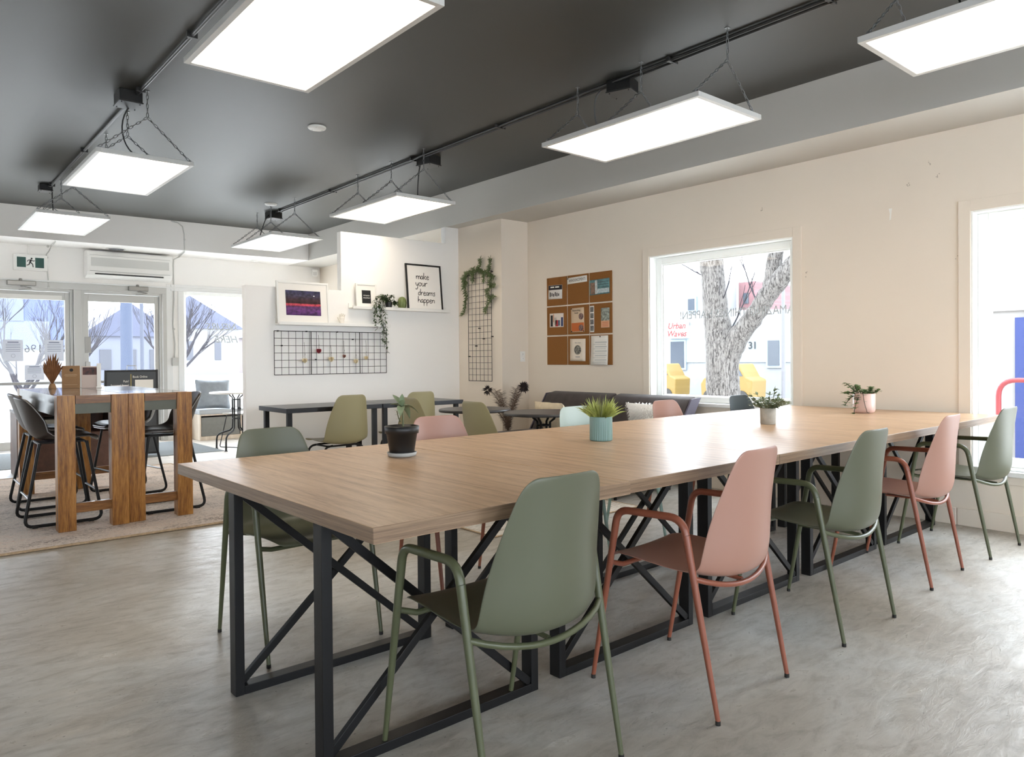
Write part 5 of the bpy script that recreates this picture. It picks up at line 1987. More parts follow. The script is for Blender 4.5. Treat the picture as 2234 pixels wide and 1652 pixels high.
# casings around doors and window
mb = MB()
for (a, b_) in ((1.955, 2.05),):
    mb.box(a, DY - 0.012, 0, b_, DY + 0.12, 2.14)
mb.box(3.085, DY - 0.012, 0, 3.14, DY + 0.0, 2.14)
mb.box(0.60, DY - 0.012, 2.14, 3.14, DY, 2.225)
mb.box(0.60, DY - 0.012, 0, 0.70, DY, 2.14)
struct('trim_3', mb, M['alu'], bevel=0.003)
mb = MB()
mb.box(3.20, DY - 0.02, 2.19, 5.4, DY, 2.285)
mb.box(3.30, DY - 0.014, 0.5, 3.38, DY, 2.19)
mb.box(3.14, DY - 0.006, 0.0, 3.22, DY, 2.285)
struct('trim_4', mb, M['trim_white'], bevel=0.004)
mb = MB()
mb.box(0.0, DY - 0.03, 2.225, 5.4, DY, 2.245)
struct('trim_5', mb, M['trim_white'], bevel=0.004)
root = tag(thing('window_4', None, None, (3.38, DY, 0.52)), kind='structure')
mb = MB()
ring(mb, 'y', 0.04, 0.12, 0, 1.92, 0, 1.67, 0.045)
obj('sash', mb, M['vinyl_white'], root, bevel=0.004)
mb = MB()
mb.box(0.045, 0.07, 0.045, 1.875, 0.075, 1.625)
obj('pane', mb, M['glass'], root)
root = tag(thing('window_5', None, None, (-3.0, DY, 0.4)), kind='structure')
mb = MB()
ring(mb, 'y', 0.04, 0.12, 0, 2.8, 0, 1.79, 0.045)
obj('sash', mb, M['vinyl_white'], root, bevel=0.004)
mb = MB()
mb.box(0.045, 0.07, 0.045, 2.755, 0.075, 1.745)
obj('pane', mb, M['glass'], root)

# air conditioner
t = thing('air_conditioner', 'white wall mounted air conditioner above the right door', 'air conditioner', (2.63, DY, 2.305))
mb = MB()
w = 0.545
prof = [(0, 0.0), (-0.06, -0.0), (-0.17, 0.035), (-0.205, 0.08), (-0.21, 0.30), (-0.19, 0.355), (-0.16, 0.37), (0, 0.37)]
mb.prism([(y, z) for y, z in prof], 2 * w, 'x', -w)
obj('unit_body', mb, M['white'], t, bevel=0.008, seg=3)
mb = MB()
mb.box(-w + 0.05, -0.2125, 0.155, w - 0.05, -0.2095, 0.27)
obj('front_panel', mb, mat('ac_panel', srgb(206, 206, 202), 0.35), t)
mb = MB()
mb.box(-w + 0.10, -0.195, 0.045, w - 0.12, -0.165, 0.060)
obj('outlet_slot', mb, M['ink'], t)
mb = MB()
mb.box(-w + 0.035, -0.2115, 0.085, w - 0.035, -0.2095, 0.090)
mb.box(-w + 0.035, -0.2115, 0.30, w - 0.035, -0.2095, 0.303)
obj('panel_seam', mb, grey_p, t)
# round ceiling vent in the soffit above it
t = thing('ceiling_vent', 'round dark ringed air vent in the soffit above the air conditioner', 'vent', (2.42, 11.13, SOF))
mb = MB()
mb.lathe([(0.13, 0), (0.13, -0.006), (0.11, -0.010), (0.105, 0.0)], 36)
obj('rim', mb, M['white'], t)
mb = MB()
for r in (0.095, 0.07, 0.045):
    mb.lathe([(r, -0.002), (r - 0.002, -0.014), (r - 0.012, -0.014), (r - 0.014, -0.002)], 30)
mb.lathe([(0.02, -0.002), (0.02, -0.014), (0.001, -0.014)], 20)
obj('vent_rings', mb, M['ink_grey'], t)

# running man sign
t = thing('exit_sign', 'green and white running man exit sign above the left door', 'sign', (1.465, DY, 2.465))
mb = MB()
mb.box(-0.19, -0.05, -0.105, 0.19, 0, 0.105)
obj('sign_housing', mb, M['white'], t, bevel=0.008)
mb = MB()
mb.box(-0.158, -0.053, -0.074, 0.158, -0.05, 0.074)
obj('sign_face', mb, mat('sign_white', srgb(240, 242, 238), 0.4), t)
gm = mat('exit_green', srgb(18, 74, 66), 0.4)
for (a, b_) in ((-0.150, -0.052), (0.052, 0.150)):
    mb = MB()
    mb.box(a, -0.0545, -0.066, b_, -0.053, 0.066)
    obj('green_field', mb, gm, t)
mb = MB()
P_ = lambda a, b_: (a, -0.0545, b_)
mb.lathe([(0.011, 0), (0.011, 0.0012)], 16)
for i in range(len(mb.v)):
    x, y, z = mb.v[i]
    mb.v[i] = (x + 0.012, -0.053 - z, y + 0.052)
for (p, q, w_) in (((0.006, 0.038), (-0.006, 0.0), 0.020), ((0.006, 0.034), (0.034, 0.018), 0.009), ((0.004, 0.034), (-0.028, 0.028), 0.009), ((-0.028, 0.028), (-0.036, 0.008), 0.008),
                   ((0.034, 0.018), (0.046, 0.028), 0.008), ((-0.004, 0.002), (0.022, -0.020), 0.012), ((0.022, -0.020), (0.028, -0.060), 0.010), ((-0.006, 0.004), (-0.018, -0.030), 0.012), ((-0.018, -0.030), (-0.044, -0.038), 0.010)):
    mb.bar((p[0], -0.0542, p[1]), (q[0], -0.0542, q[1]), 0.0014, w_, (0, 1, 0))
obj('running_figure', mb, M['ink'], t)
mb = MB()
mb.tube([(-0.02, -0.03, 0.105), (-0.02, -0.03, 0.235)], 0.008, 8)
obj('mounting_stem', mb, M['white'], t)
t = thing('wall_conduit', 'thin pale conduit from the soffit down to the left door head', 'conduit', (1.67, DY, 2.15))
mb = MB()
mb.tube([(0, -0.012, 0.0), (-0.005, -0.012, 0.12), (-0.02, -0.012, 0.35), (-0.02, -0.012, 0.44), (0.01, -0.03, 0.49), (0.02, -0.10, 0.535), (0.0, -0.56, 0.54), (-0.01, -0.60, 0.56), (-0.01, -0.605, 0.62), (-0.01, -0.605, 0.94)], 0.007, 8)
obj('pipe', mb, M['alu'], t)
mb = MB()
for (y, z) in ((-0.012, 0.01), (-0.012, 0.40), (-0.10, 0.535)):
    mb.sphere((0.0 if z < .1 else -0.015, y, z), 0.016, 10)
obj('pipe_fitting', mb, M['alu'], t)
t = thing('wall_conduit', 'pale conduit running from the dark ceiling down beside the right door to a box', 'conduit', (3.24, DY, 1.21))
mb = MB()
mb.tube([(0.0, -0.012, 0.0), (0.01, -0.012, 0.2), (-0.015, -0.012, 0.5), (0.005, -0.012, 0.85), (0.0, -0.012, 1.35), (0.005, -0.015, 1.44), (0.06, -0.10, 1.478), (-0.03, -0.66, 1.478), (-0.045, -0.70, 1.50), (-0.05, -0.70, 1.72), (-0.07, -0.70, 1.82), (-0.13, -0.70, 1.865), (-0.22, -0.695, 1.88)], 0.009, 8)
obj('pipe', mb, M['alu'], t)
mb = MB()
for p in ((0.0, -0.012, 0.42), (-0.045, -0.70, 1.64)):
    mb.sphere(p, 0.015, 10)
obj('pipe_fitting', mb, M['alu'], t)
mb = MB()
mb.box(-0.035, -0.045, -0.12, 0.045, 0.0, 0.0)
obj('switch_box', mb, M['alu'], t, bevel=0.004)
t = thing('motion_sensor', 'small white motion sensor high in the far corner beside the tall partition', 'sensor', (5.46, 11.40, 2.60), -0.7)
mb = MB()
mb.box(-0.05, -0.05, -0.06, 0.05, 0.03, 0.06)
obj('sensor_body', mb, M['white'], t, bevel=0.012, seg=3)
mb = MB()
mb.box(-0.03, -0.053, -0.04, 0.03, -0.048, 0.015)
obj('sensor_lens', mb, mat('sensor_lens', srgb(210, 208, 204), 0.2), t, bevel=0.002)

# lettering on the glass, meant to be read from the street
M['decal'] = mat('window_decal', srgb(196, 204, 210), 0.6)
M['decal_dark'] = mat('window_decal_dark', srgb(150, 152, 156), 0.6)
o = text('window_lettering', 'AMAZING THINGS HAPPEN!', 0.105, M['decal'], (WX + 0.128, 3.655, 1.545), (PI / 2, 0, PI / 2), None, extr=0.0004, sx=0.86, align='CENTER')
tag(o, 'reversed pale lettering across the big side window', 'window lettering')
o = text('window_lettering', '196', 0.15, M['decal_dark'], (1.50, DY + 0.068, 1.335), (PI / 2, 0, PI), None, extr=0.0004, sx=0.95, offset=-0.002)
tag(o, 'reversed grey number on the glass of the left door', 'window lettering')
o = text('window_lettering', 'NEURS', 0.15, M['decal'], (3.74, DY + 0.066, 1.675), (PI / 2, 0, PI), None, extr=0.0004, shear=0.3, align='RIGHT', offset=0.001)
tag(o, 'upper line of reversed italic lettering on the window by the bench', 'window lettering')
o = text('window_lettering', 'HERE', 0.15, M['decal'], (3.86, DY + 0.066, 1.485), (PI / 2, 0, PI), None, extr=0.0004, shear=0.3, align='RIGHT', offset=0.001)
tag(o, 'lower line of reversed italic lettering on the window by the bench', 'window lettering')
M['notice_blue'] = mat('notice_paper', srgb(232, 238, 252), 0.8)
M['notice_ink'] = mat('notice_ink', srgb(140, 150, 176), 0.8)
for (x0, x1, z0, z1, lab) in ((1.165, 1.385, 1.175, 1.455, 'pale paper notice on the left door glass, left of the number'), (1.625, 1.845, 1.175, 1.455, 'pale paper notice on the left door glass, right of the number'),
                              (1.40, 1.615, 0.925, 1.12, 'pale paper notice below the number on the left door glass')):
    t = thing('door_notice', lab, 'notice', ((x0 + x1) / 2, DY + 0.0685, (z0 + z1) / 2), 0, 'paper notices on the left door')
    w, h = (x1 - x0) / 2, (z1 - z0) / 2
    mb = MB()
    mb.box(-w, -0.0008, -h, w, 0.0, h)
    obj('sheet', mb, M['notice_blue'], t)
    mb = MB()
    for k in range(6):
        ww = w * (0.55 if k == 0 else 0.72)
        mb.box(-ww, -0.0014, h * (0.72 - 0.16 * k), ww, -0.0008, h * (0.76 - 0.16 * k) + (0.008 if k == 0 else 0))
    mb.tube([(0.022 * math.cos(k * PI / 6), -0.0012, -h * 0.5 + 0.022 * math.sin(k * PI / 6)) for k in range(12)], 0.0014, 4, closed=True)
    obj('print_lines', mb, M['notice_ink'], t)

# ------------------------------------------------------------------ window bench with bins and a pillow
t = thing('storage_bench', 'pale oak window bench with grey bins and a grey seat pad', 'bench', (3.46, 11.03, 0.001))
mb = MB()
w, d, h = 1.80, 0.40, 0.375
mb.box(0, 0, 0, 0.02, d, h)
mb.box(w - 0.02, 0, 0, w, d, h)
mb.box(0.02, 0, h - 0.02, w - 0.02, d, h)
mb.box(0.02, 0, 0, w - 0.02, d, 0.055)
for k in (1, 2):
    mb.box(w * k / 3 - 0.01, 0, 0.055, w * k / 3 + 0.01, d, h - 0.02)
obj('carcass', mb, M['oak_pale'], t, bevel=0.002)
for k in range(3):
    mb = MB()
    mb.box(0.03 + w / 3 * k, 0.012, 0.057, w / 3 * (k + 1) - 0.018, d - 0.03, h - 0.045)
    b_ = obj('storage_bin', mb, mat('bin_felt', srgb(128, 128, 124), 0.9, var=0.04, vscale=20), t, bevel=0.006)
mb = MB()
mb.box(-0.01, -0.01, h, w + 0.01, d, h + 0.065)
obj('seat_pad', mb, mat('pad_grey', srgb(176, 180, 184), 0.9), t, bevel=0.02, seg=4)
pillow('bench_pillow', 'big grey blue pillow on the window bench', (3.70, 11.19, 0.662), (-0.16, 0.03, -0.05), 0.50, 0.44, 0.17, M['pillow_grey'])

# ------------------------------------------------------------------ outside
M['pavement'] = mat('pavement', srgb(196, 194, 190), 0.9, var=0.06, vscale=0.6)
M['bark'] = mat('bark', srgb(120, 112, 106), 0.95)
nt, b = nodes_of(M['bark'])
tc = N(nt, 'ShaderNodeTexCoord')
mp = N(nt, 'ShaderNodeMapping')
mp.inputs['Scale'].default_value = (17, 17, 4.0)
nt.links.new(tc.outputs['Object'], mp.inputs['Vector'])
no = N(nt, 'ShaderNodeTexNoise', Scale=2.2, Detail=5.0, Roughness=0.7, Distortion=1.2)
nt.links.new(mp.outputs[0], no.inputs['Vector'])
r = ramp(nt, no.outputs[0], [(0.38, srgb(34, 31, 29)), (0.46, srgb(72, 68, 66)), (0.54, srgb(112, 109, 106)), (0.7, srgb(92, 88, 86))])
nt.links.new(r.outputs[0], b.inputs['Base Color'])
bp = N(nt, 'ShaderNodeBump', Strength=1.0, Distance=0.04)
nt.links.new(no.outputs[0], bp.inputs['Height'])
nt.links.new(bp.outputs[0], b.inputs['Normal'])
M['bark_plain'] = mat('bark_thin', srgb(38, 36, 42), 0.95)
GZ = -0.45
mb = MB()
mb.box(5.85, -40, GZ - 0.1, 70, 130, GZ)
mb.box(-60, DY + 0.25, GZ - 0.1, 5.85, 130, GZ)
struct('pavement', mb, M['pavement'])


def branch(mb, p, d, L_, r, depth, rnd, spread=0.55, upb=0.15):
    p = Vector(p)
    d = Vector(d).normalized()
    pts, rs = [p.copy()], [r]
    n = 4
    for i in range(n):
        d = (d + Vector((rnd.uniform(-.16, .16), rnd.uniform(-.16, .16), rnd.uniform(-.05, .12)))).normalized()
        p = p + d * (L_ / n)
        pts.append(p.copy())
        rs.append(r * (1 - 0.45 * (i + 1) / n))
    mb.tube(pts, rs, 5 if r < 0.03 else 7, caps=False)
    if depth > 0:
        for k in range(3 if depth > 1 else 4):
            i = rnd.randint(1, n)
            nd = (d + Vector((rnd.uniform(-1, 1), rnd.uniform(-1, 1), rnd.uniform(-0.3, 1) + upb)) * spread).normalized()
            branch(mb, pts[i], nd, L_ * rnd.uniform(0.55, 0.8), rs[i] * 0.6, depth - 1, rnd, spread, upb)


def bare_tree(label, x, y, h, r, seed, lean=(0, 0), depth=4, m_=None, bf=0.3):
    t = thing('bare_tree', label, 'tree', (x, y, GZ), 0, 'bare winter trees outside')
    rnd = random.Random(seed)
    mb = MB()
    mb.tube([(0, 0, 0), (lean[0] * h * bf / 2, lean[1] * h * bf / 2, h * bf / 2), (lean[0] * h * bf, lean[1] * h * bf, h * bf)], [r * 1.25, r, r * 0.85], 9)
    obj('trunk', mb, m_ or M['bark_plain'], t)
    mb = MB()
    tp = Vector((lean[0] * h * bf, lean[1] * h * bf, h * bf))
    for k in range(5 if bf < 0.2 else 4):
        a = k * 1.6 + rnd.random()
        branch(mb, tp - Vector((0, 0, 0.04 * h * (k % 2))), (math.cos(a) * (0.75 if bf < 0.2 else 0.45), math.sin(a) * 0.45, 1), h * 0.30, r * 0.62, depth - 1, rnd)
    obj('branches', mb, m_ or M['bark_plain'], t)
    return t


# big forked tree outside the side window
t = thing('forked_tree', 'thick forked tree trunk right outside the big side window', 'tree', (9.0, 5.94, GZ))
mb = MB()
random.seed(6)
for (pts, rs) in (([(0, 0, 0), (0, 0.0, 0.5), (0, 0.005, 1.0), (0, 0.02, 1.5), (0, 0.06, 1.85), (0, 0.12, 2.2), (0, 0.17, 2.7), (0, 0.20, 3.1), (0.05, 0.25, 3.9), (0.1, 0.35, 5.0)], [0.30, 0.235, 0.225, 0.23, 0.20, 0.175, 0.165, 0.165, 0.15, 0.12]),
                  ([(0, -0.03, 1.3), (0, -0.07, 1.62), (0, -0.22, 1.86), (0, -0.45, 2.12), (0, -0.68, 2.42), (0.0, -0.9, 2.66), (0.02, -1.15, 2.9), (0.05, -1.6, 3.5), (0.1, -2.1, 4.3)], [0.16, 0.17, 0.145, 0.13, 0.125, 0.125, 0.12, 0.10, 0.08]),
                  ([(0.0, -0.66, 2.40), (0.05, -0.72, 2.62), (0.05, -0.76, 2.9), (0.1, -0.86, 3.4), (0.1, -1.0, 4.2)], [0.08, 0.105, 0.10, 0.09, 0.07])):
    P2, R2 = [], []
    for i in range(len(pts) - 1):
        for k in range(5):
            f = k / 5
            P2.append(Vector(pts[i]).lerp(Vector(pts[i + 1]), f) + Vector((random.uniform(-.008, .008), random.uniform(-.008, .008), 0)))
            R2.append((rs[i] * (1 - f) + rs[i + 1] * f) * random.uniform(0.97, 1.03))
    mb.tube(P2, R2, 20)
obj('trunk', mb, M['bark'], t)
mb = MB()
rnd = random.Random(5)
for (p, d, L_) in (((0, 0.25, 2.75), (0, 1, 0.35), 0.6), ((0, -0.1, 1.95), (0.2, -0.5, 0.9), 0.9), ((0, -0.55, 2.3), (0.3, 0.5, 0.9), 0.8), ((0, 0.15, 2.2), (-0.1, -0.6, 1.0), 0.7), ((0.1, 0.3, 4.2), (0.5, 0.5, 1), 2.0), ((0.1, -1.9, 4.0), (0.2, -0.8, 1), 2.0)):
    branch(mb, p, d, L_, 0.012, 1, rnd)
obj('branches', mb, M['bark_plain'], t)
# street side buildings seen through the side window
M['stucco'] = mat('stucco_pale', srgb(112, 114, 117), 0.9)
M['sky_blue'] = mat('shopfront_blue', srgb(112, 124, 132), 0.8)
M['brick_red'] = mat('red_brick', srgb(150, 84, 84), 0.9)
nt, b = nodes_of(M['brick_red'])
brk = N(nt, 'ShaderNodeTexBrick', Scale=6.0)
brk.inputs['Color1'].default_value = srgb(104, 72, 75)
brk.inputs['Color2'].default_value = srgb(92, 62, 65)
brk.inputs['Mortar'].default_value = srgb(112, 92, 94)
tc = N(nt, 'ShaderNodeTexCoord')
sx_ = N(nt, 'ShaderNodeSeparateXYZ')
cb_ = N(nt, 'ShaderNodeCombineXYZ')
nt.links.new(tc.outputs['Object'], sx_.inputs[0])
nt.links.new(sx_.outputs['Y'], cb_.inputs['X'])
nt.links.new(sx_.outputs['Z'], cb_.inputs['Y'])
nt.links.new(cb_.outputs[0], brk.inputs['Vector'])
nt.links.new(brk.outputs[0], b.inputs['Base Color'])
M['dark_window'] = mat('dark_window', srgb(52, 58, 66), 0.2)
M['sign_red'] = mat('sign_red', srgb(92, 18, 20), 0.6)
M['yellow'] = mat('yellow_paint', srgb(98, 78, 26), 0.6)
M['royal_blue'] = mat('royal_blue', srgb(12, 32, 84), 0.6)
bd = thing('shop_building', 'pale two storey shop building with a sky blue front across the side street', 'building', (24.0, 14.5, GZ))
mb = MB()
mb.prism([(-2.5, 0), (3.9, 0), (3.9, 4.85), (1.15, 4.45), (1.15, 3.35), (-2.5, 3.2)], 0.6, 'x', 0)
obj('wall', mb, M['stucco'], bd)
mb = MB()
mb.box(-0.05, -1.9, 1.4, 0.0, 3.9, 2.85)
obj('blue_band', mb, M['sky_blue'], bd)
for (y0, y1, z0, z1) in ((3.0, 3.8, 1.1, 2.3), (1.2, 1.9, 1.3, 1.75), (-1.05, -0.45, 1.2, 2.25), (1.5, 1.95, 3.3, 3.9), (2.5, 2.95, 3.35, 3.95)):
    mb = MB()
    mb.box(-0.08, y0, z0, 0.02, y1, z1)
    f = obj('window', mb, M['sky_blue'], bd)
    mb = MB()
    mb.box(-0.1, y0 + 0.08, z0 + 0.08, -0.07, y1 - 0.08, z1 - 0.08)
    obj('pane', mb, M['dark_window'], f)
mb = MB()
mb.box(-0.25, 2.85, 2.35, -0.05, 3.75, 3.0)
sg = obj('shop_sign', mb, M['paper'], bd)
text('sign_lettering', 'Urban', 0.34, M['sign_red'], (-0.27, 3.3, 2.83), (PI / 2, 0, -PI / 2), sg, shear=0.25, offset=0.01)
text('sign_lettering', 'Waves', 0.34, M['sign_red'], (-0.27, 3.3, 2.52), (PI / 2, 0, -PI / 2), sg, shear=0.25, offset=0.01)
text('house_number', '31', 0.36, M['ink'], (-0.07, 0.08, 2.0), (PI / 2, 0, -PI / 2), bd, offset=0.01)
bb = thing('brick_building', 'red brick building rising behind the pale shop across the side street', 'building', (24.7, 15.3, GZ))
mb = MB()
mb.box(0, -0.35, 0, 3, 0.34, 4.42)
obj('wall', mb, M['brick_red'], bb)
mb = MB()
mb.box(-0.03, -0.1, 3.6, 0.0, 0.12, 4.0)
obj('window', mb, M['dark_window'], bb)
for (y, lab) in ((16.9, 'yellow parked car behind the left stem of the forked tree'), (13.9, 'yellow parked car behind the right stem of the forked tree')):
    t = thing('parked_car', lab, 'car', (21.6, y, GZ), 0, 'yellow cars across the street')
    mb = MB()
    mb.prism([(-0.95, 0.25), (0.95, 0.25), (0.98, 0.7), (0.85, 0.9), (0.5, 0.95), (0.3, 1.35), (-0.5, 1.38), (-0.75, 0.95), (-0.98, 0.85)], 0.9, 'x', -0.45)
    obj('car_body', mb, M['yellow'], t, bevel=0.05, seg=3)
    mb = MB()
    mb.prism([(0.42, 0.97), (0.25, 1.28), (-0.45, 1.30), (-0.65, 0.97)], 0.92, 'x', -0.46)
    obj('car_windows', mb, M['dark_window'], t)
    for s in (-0.6, 0.6):
        mb = MB()
        mb.tube([(-0.48, s, 0.25), (0.48, s, 0.25)], 0.25, 18)
        obj('wheel', mb, M['rubber'], t)
t = thing('street_pole', 'thin pale street pole right of the forked tree', 'pole', (22.0, 12.3, GZ))
mb = MB()
mb.tube([(0, 0, 0), (0, 0, 4.6)], [0.07, 0.05], 10)
obj('pole_shaft', mb, mat('pole_grey', srgb(84, 84, 88), 0.7), t)
mb = MB()
mb.lathe([(0.05, 0), (0.16, 0.1), (0.16, 0.3), (0.04, 0.42)], 12, (0, 0, 4.5))
obj('lantern', mb, mat('lantern_grey', srgb(140, 140, 144), 0.6), t)
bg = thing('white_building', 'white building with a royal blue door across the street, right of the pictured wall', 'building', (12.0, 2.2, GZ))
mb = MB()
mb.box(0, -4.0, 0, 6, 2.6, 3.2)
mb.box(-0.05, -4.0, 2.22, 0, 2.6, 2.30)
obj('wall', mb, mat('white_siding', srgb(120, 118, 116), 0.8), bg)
mb = MB()
mb.box(-0.06, 0.1, 0.05, 0.0, 1.02, 2.12)
obj('blue_door', mb, M['royal_blue'], bg)
t = thing('bike_rack', 'red tubular rack on the pavement in front of the royal blue door', 'bike rack', (10.3, 2.70, GZ))
mb = MB()
mb.tube([(0, -0.25, 0)] + arc((0, -0.25, 0), (0, -0.25, 1.30), (0, 0.25, 1.30), 0.2, 6) + arc((0, -0.25, 1.30), (0, 0.25, 1.30), (0, 0.25, 0), 0.2, 6) + [(0, 0.25, 0)], 0.03, 10)
obj('rack_tube', mb, mat('rack_red', srgb(104, 20, 26), 0.5), t)

# street side through the doors
M['house_blue'] = mat('slate_blue_house', srgb(72, 80, 106), 0.9, var=0.08, vscale=0.5)
t = thing('long_building', 'long slate blue building across the street behind the left door trees', 'building', (-1.5, 38.0, GZ))
mb = MB()
mb.box(-9, 0, 2.2, 8.3, 8, 7.2)
mb.prism([(-9.4, 7.2), (8.7, 7.2), (7.0, 8.6), (-8.0, 8.6)], 8, 'y', 0)
obj('upper_wall', mb, M['house_blue'], t)
mb = MB()
mb.box(-9, 0.2, 0, 8.3, 8, 2.2)
obj('lower_wall', mb, M['stucco'], t)
for k in range(5):
    mb = MB()
    mb.box(-7.5 + 3.1 * k, -0.05, 3.4, -6.3 + 3.1 * k, 0.02, 5.2)
    obj('window', mb, mat('pale_pane', srgb(74, 80, 96), 0.3), t)
h_ = 0
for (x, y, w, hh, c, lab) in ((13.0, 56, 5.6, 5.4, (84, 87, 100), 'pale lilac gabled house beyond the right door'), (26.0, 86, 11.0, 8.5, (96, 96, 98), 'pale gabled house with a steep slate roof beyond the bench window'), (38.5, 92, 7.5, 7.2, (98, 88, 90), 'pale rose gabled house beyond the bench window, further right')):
    t = thing('gabled_house', lab, 'house', (x, y, GZ), 0, 'houses across the street')
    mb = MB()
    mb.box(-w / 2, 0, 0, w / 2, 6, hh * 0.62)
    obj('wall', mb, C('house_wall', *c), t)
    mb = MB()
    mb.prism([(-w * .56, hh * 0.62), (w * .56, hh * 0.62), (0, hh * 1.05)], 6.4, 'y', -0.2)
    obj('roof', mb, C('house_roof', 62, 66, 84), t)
    for s in (-0.28, 0.0, 0.28):
        mb = MB()
        mb.box(s * w - 0.35, -0.05, hh * 0.2, s * w + 0.35, 0.02, hh * 0.45)
        obj('window', mb, C('house_pane', 60, 62, 70), t)
bare_tree('bare branching tree outside the left door', 3.0, 25.0, 5.5, 0.085, 3, depth=5, bf=0.14)
bare_tree('second bare tree outside the left door, nearer the post', 4.6, 28.0, 6.0, 0.085, 12, depth=5, bf=0.14)
bare_tree('bare tree at the far left behind the left door glass', 1.8, 29.0, 6.5, 0.09, 22, depth=5, bf=0.14)
bare_tree('bare tree seen through the right door', 10.3, 36.0, 7.0, 0.11, 31, depth=5, bf=0.16)
bare_tree('leaning bare tree outside the bench window', 13.4, 47.0, 7.5, 0.20, 44, (0.05, 0), depth=5, bf=0.22)
t = thing('utility_pole', 'blue grey utility pole seen through the right door glass', 'pole', (5.35, 23.5, GZ))
mb = MB()
mb.tube([(0, 0, 0), (0, 0, 8.0)], [0.17, 0.15], 12)
obj('pole_shaft', mb, mat('pole_blue_grey', srgb(46, 54, 72), 0.8), t)
mb = MB()
mb.box(-0.9, -0.05, 7.3, 0.9, 0.05, 7.42)
obj('cross_arm', mb, M['bark_plain'], t)
t = thing('street_sign_pole', 'slim striped sign pole seen at the right of the right door glass', 'pole', (7.6, 31.0, GZ))
mb = MB()
mb.tube([(0, 0, 0), (0, 0, 5.2)], 0.07, 10)
obj('pole_shaft', mb, mat('pole_slate', srgb(58, 62, 74), 0.8), t)

# person in blue walking a dog, far down the street
def figure(name, chains, m_, parent):
    """one closed surface grown from tapered chains, fused by a remesh"""
    mb = MB()
    for pts, rs in chains:
        mb.tube(pts, rs, 10)
        for p, r in ((pts[0], rs[0]), (pts[-1], rs[-1])):
            mb.sphere(p, r, 10)
    o = obj(name, mb, m_, parent)
    md = o.modifiers.new('fuse', 'REMESH')
    md.mode = 'VOXEL'
    md.voxel_size = 0.018
    md.use_smooth_shade = True
    md = o.modifiers.new('smooth', 'SMOOTH')
    md.iterations = 3
    return o


M['skin'] = mat('skin', srgb(190, 150, 130), 0.6)
M['jacket'] = mat('blue_jacket', srgb(22, 44, 84), 0.8)
M['jeans'] = mat('pale_jeans', srgb(58, 74, 96), 0.85)
t = thing('person', 'person in a blue jacket and jeans walking a dog along the street', 'person', (27.9, 72.5, GZ), 2.6)
S_ = 1.0
figure('body', [([(0, 0, 0.95), (0, 0, 1.15), (0, 0.01, 1.38), (0, 0, 1.47), (0, 0.01, 1.53)], [0.13, 0.13, 0.15, 0.07, 0.055]), ([(0, 0.02, 1.60), (0, 0.025, 1.70)], [0.085, 0.09]),
                ([(0.1, 0, 0.93), (0.11, 0.10, 0.50), (0.11, 0.06, 0.09), (0.11, 0.16, 0.05)], [0.09, 0.06, 0.042, 0.04]), ([(-0.1, 0, 0.93), (-0.11, -0.06, 0.50), (-0.11, -0.24, 0.12), (-0.11, -0.14, 0.05)], [0.09, 0.06, 0.042, 0.04]),
                ([(0.17, 0, 1.38), (0.23, -0.06, 1.10), (0.24, 0.06, 0.86), (0.24, 0.09, 0.78)], [0.06, 0.045, 0.032, 0.03]), ([(-0.17, 0, 1.38), (-0.24, 0.03, 1.10), (-0.24, 0.18, 0.92), (-0.24, 0.24, 0.88)], [0.06, 0.045, 0.032, 0.03])], M['skin'], t)
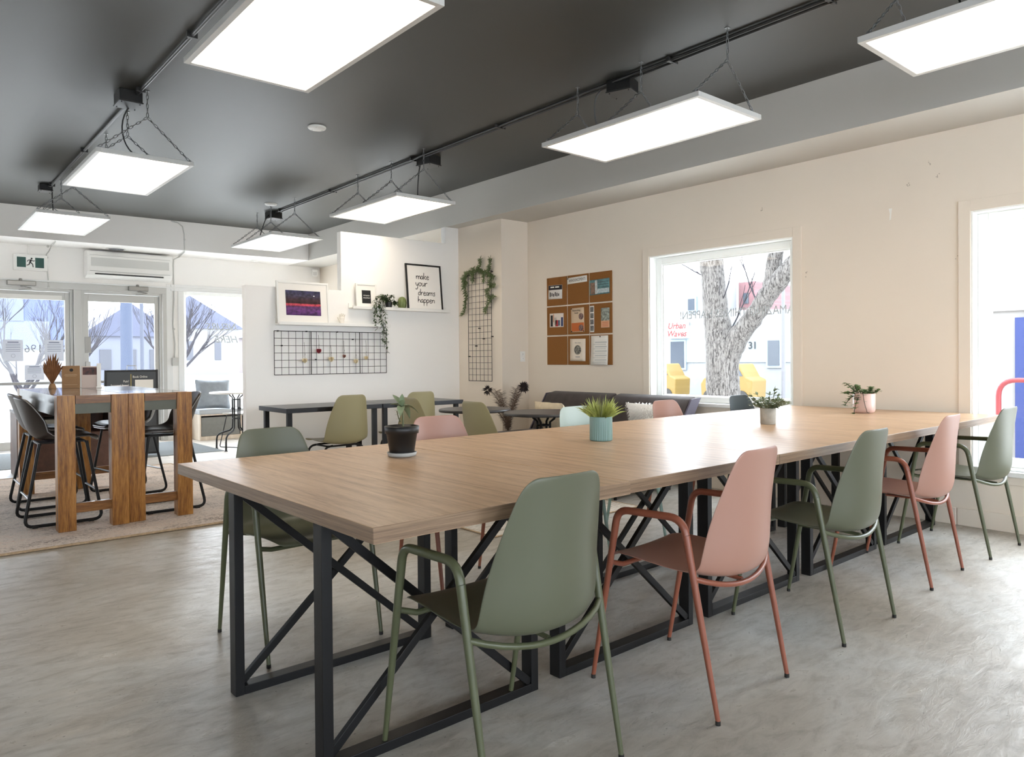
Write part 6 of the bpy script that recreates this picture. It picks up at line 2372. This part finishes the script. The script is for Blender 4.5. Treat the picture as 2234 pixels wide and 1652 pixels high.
figure('jacket', [([(0, 0, 0.90), (0, 0, 1.15), (0, 0.01, 1.38), (0, 0, 1.46)], [0.17, 0.165, 0.18, 0.09]), ([(-0.16, 0, 1.39), (0.16, 0, 1.39)], [0.08, 0.08]),
                  ([(0.17, 0, 1.38), (0.23, -0.06, 1.10), (0.24, 0.05, 0.88)], [0.08, 0.062, 0.05]), ([(-0.17, 0, 1.38), (-0.24, 0.03, 1.10), (-0.24, 0.17, 0.93)], [0.08, 0.062, 0.05])], M['jacket'], t)
figure('trousers', [([(0.09, 0, 0.92), (0.11, 0.10, 0.50), (0.11, 0.06, 0.10)], [0.11, 0.078, 0.06]), ([(-0.09, 0, 0.92), (-0.11, -0.06, 0.50), (-0.11, -0.24, 0.14)], [0.11, 0.078, 0.06])], M['jeans'], t)
figure('hair', [([(0, -0.01, 1.70), (0, 0.01, 1.76)], [0.098, 0.085])], mat('hair_dark', srgb(60, 46, 38), 0.8), t)
t = thing('dog', 'dark dog walking beside the person in the blue jacket', 'dog', (28.75, 72.1, GZ), -1.9)
figure('body', [([(0, 0.36, 0.50), (0, 0.18, 0.49), (0, -0.1, 0.52), (0, -0.32, 0.53)], [0.13, 0.15, 0.12, 0.12]), ([(0, 0.40, 0.55), (0, 0.55, 0.70)], [0.09, 0.07]), ([(0, 0.56, 0.72), (0, 0.66, 0.71), (0, 0.76, 0.67)], [0.085, 0.07, 0.04]),
                ([(0.05, 0.53, 0.78), (0.07, 0.50, 0.84)], [0.03, 0.015]), ([(-0.05, 0.53, 0.78), (-0.07, 0.50, 0.84)], [0.03, 0.015]), ([(0, -0.42, 0.55), (0, -0.55, 0.64), (0, -0.62, 0.76)], [0.03, 0.025, 0.015]),
                ([(0.08, 0.30, 0.42), (0.08, 0.32, 0.22), (0.08, 0.30, 0.03)], [0.06, 0.035, 0.03]), ([(-0.08, 0.26, 0.42), (-0.08, 0.36, 0.24), (-0.08, 0.38, 0.03)], [0.06, 0.035, 0.03]),
                ([(0.08, -0.34, 0.46), (0.08, -0.26, 0.30), (0.08, -0.42, 0.18), (0.08, -0.38, 0.03)], [0.085, 0.05, 0.032, 0.03]), ([(-0.08, -0.34, 0.46), (-0.08, -0.30, 0.30), (-0.08, -0.48, 0.18), (-0.08, -0.48, 0.03)], [0.085, 0.05, 0.032, 0.03])],
       mat('dog_coat', srgb(32, 31, 36), 0.9), t)
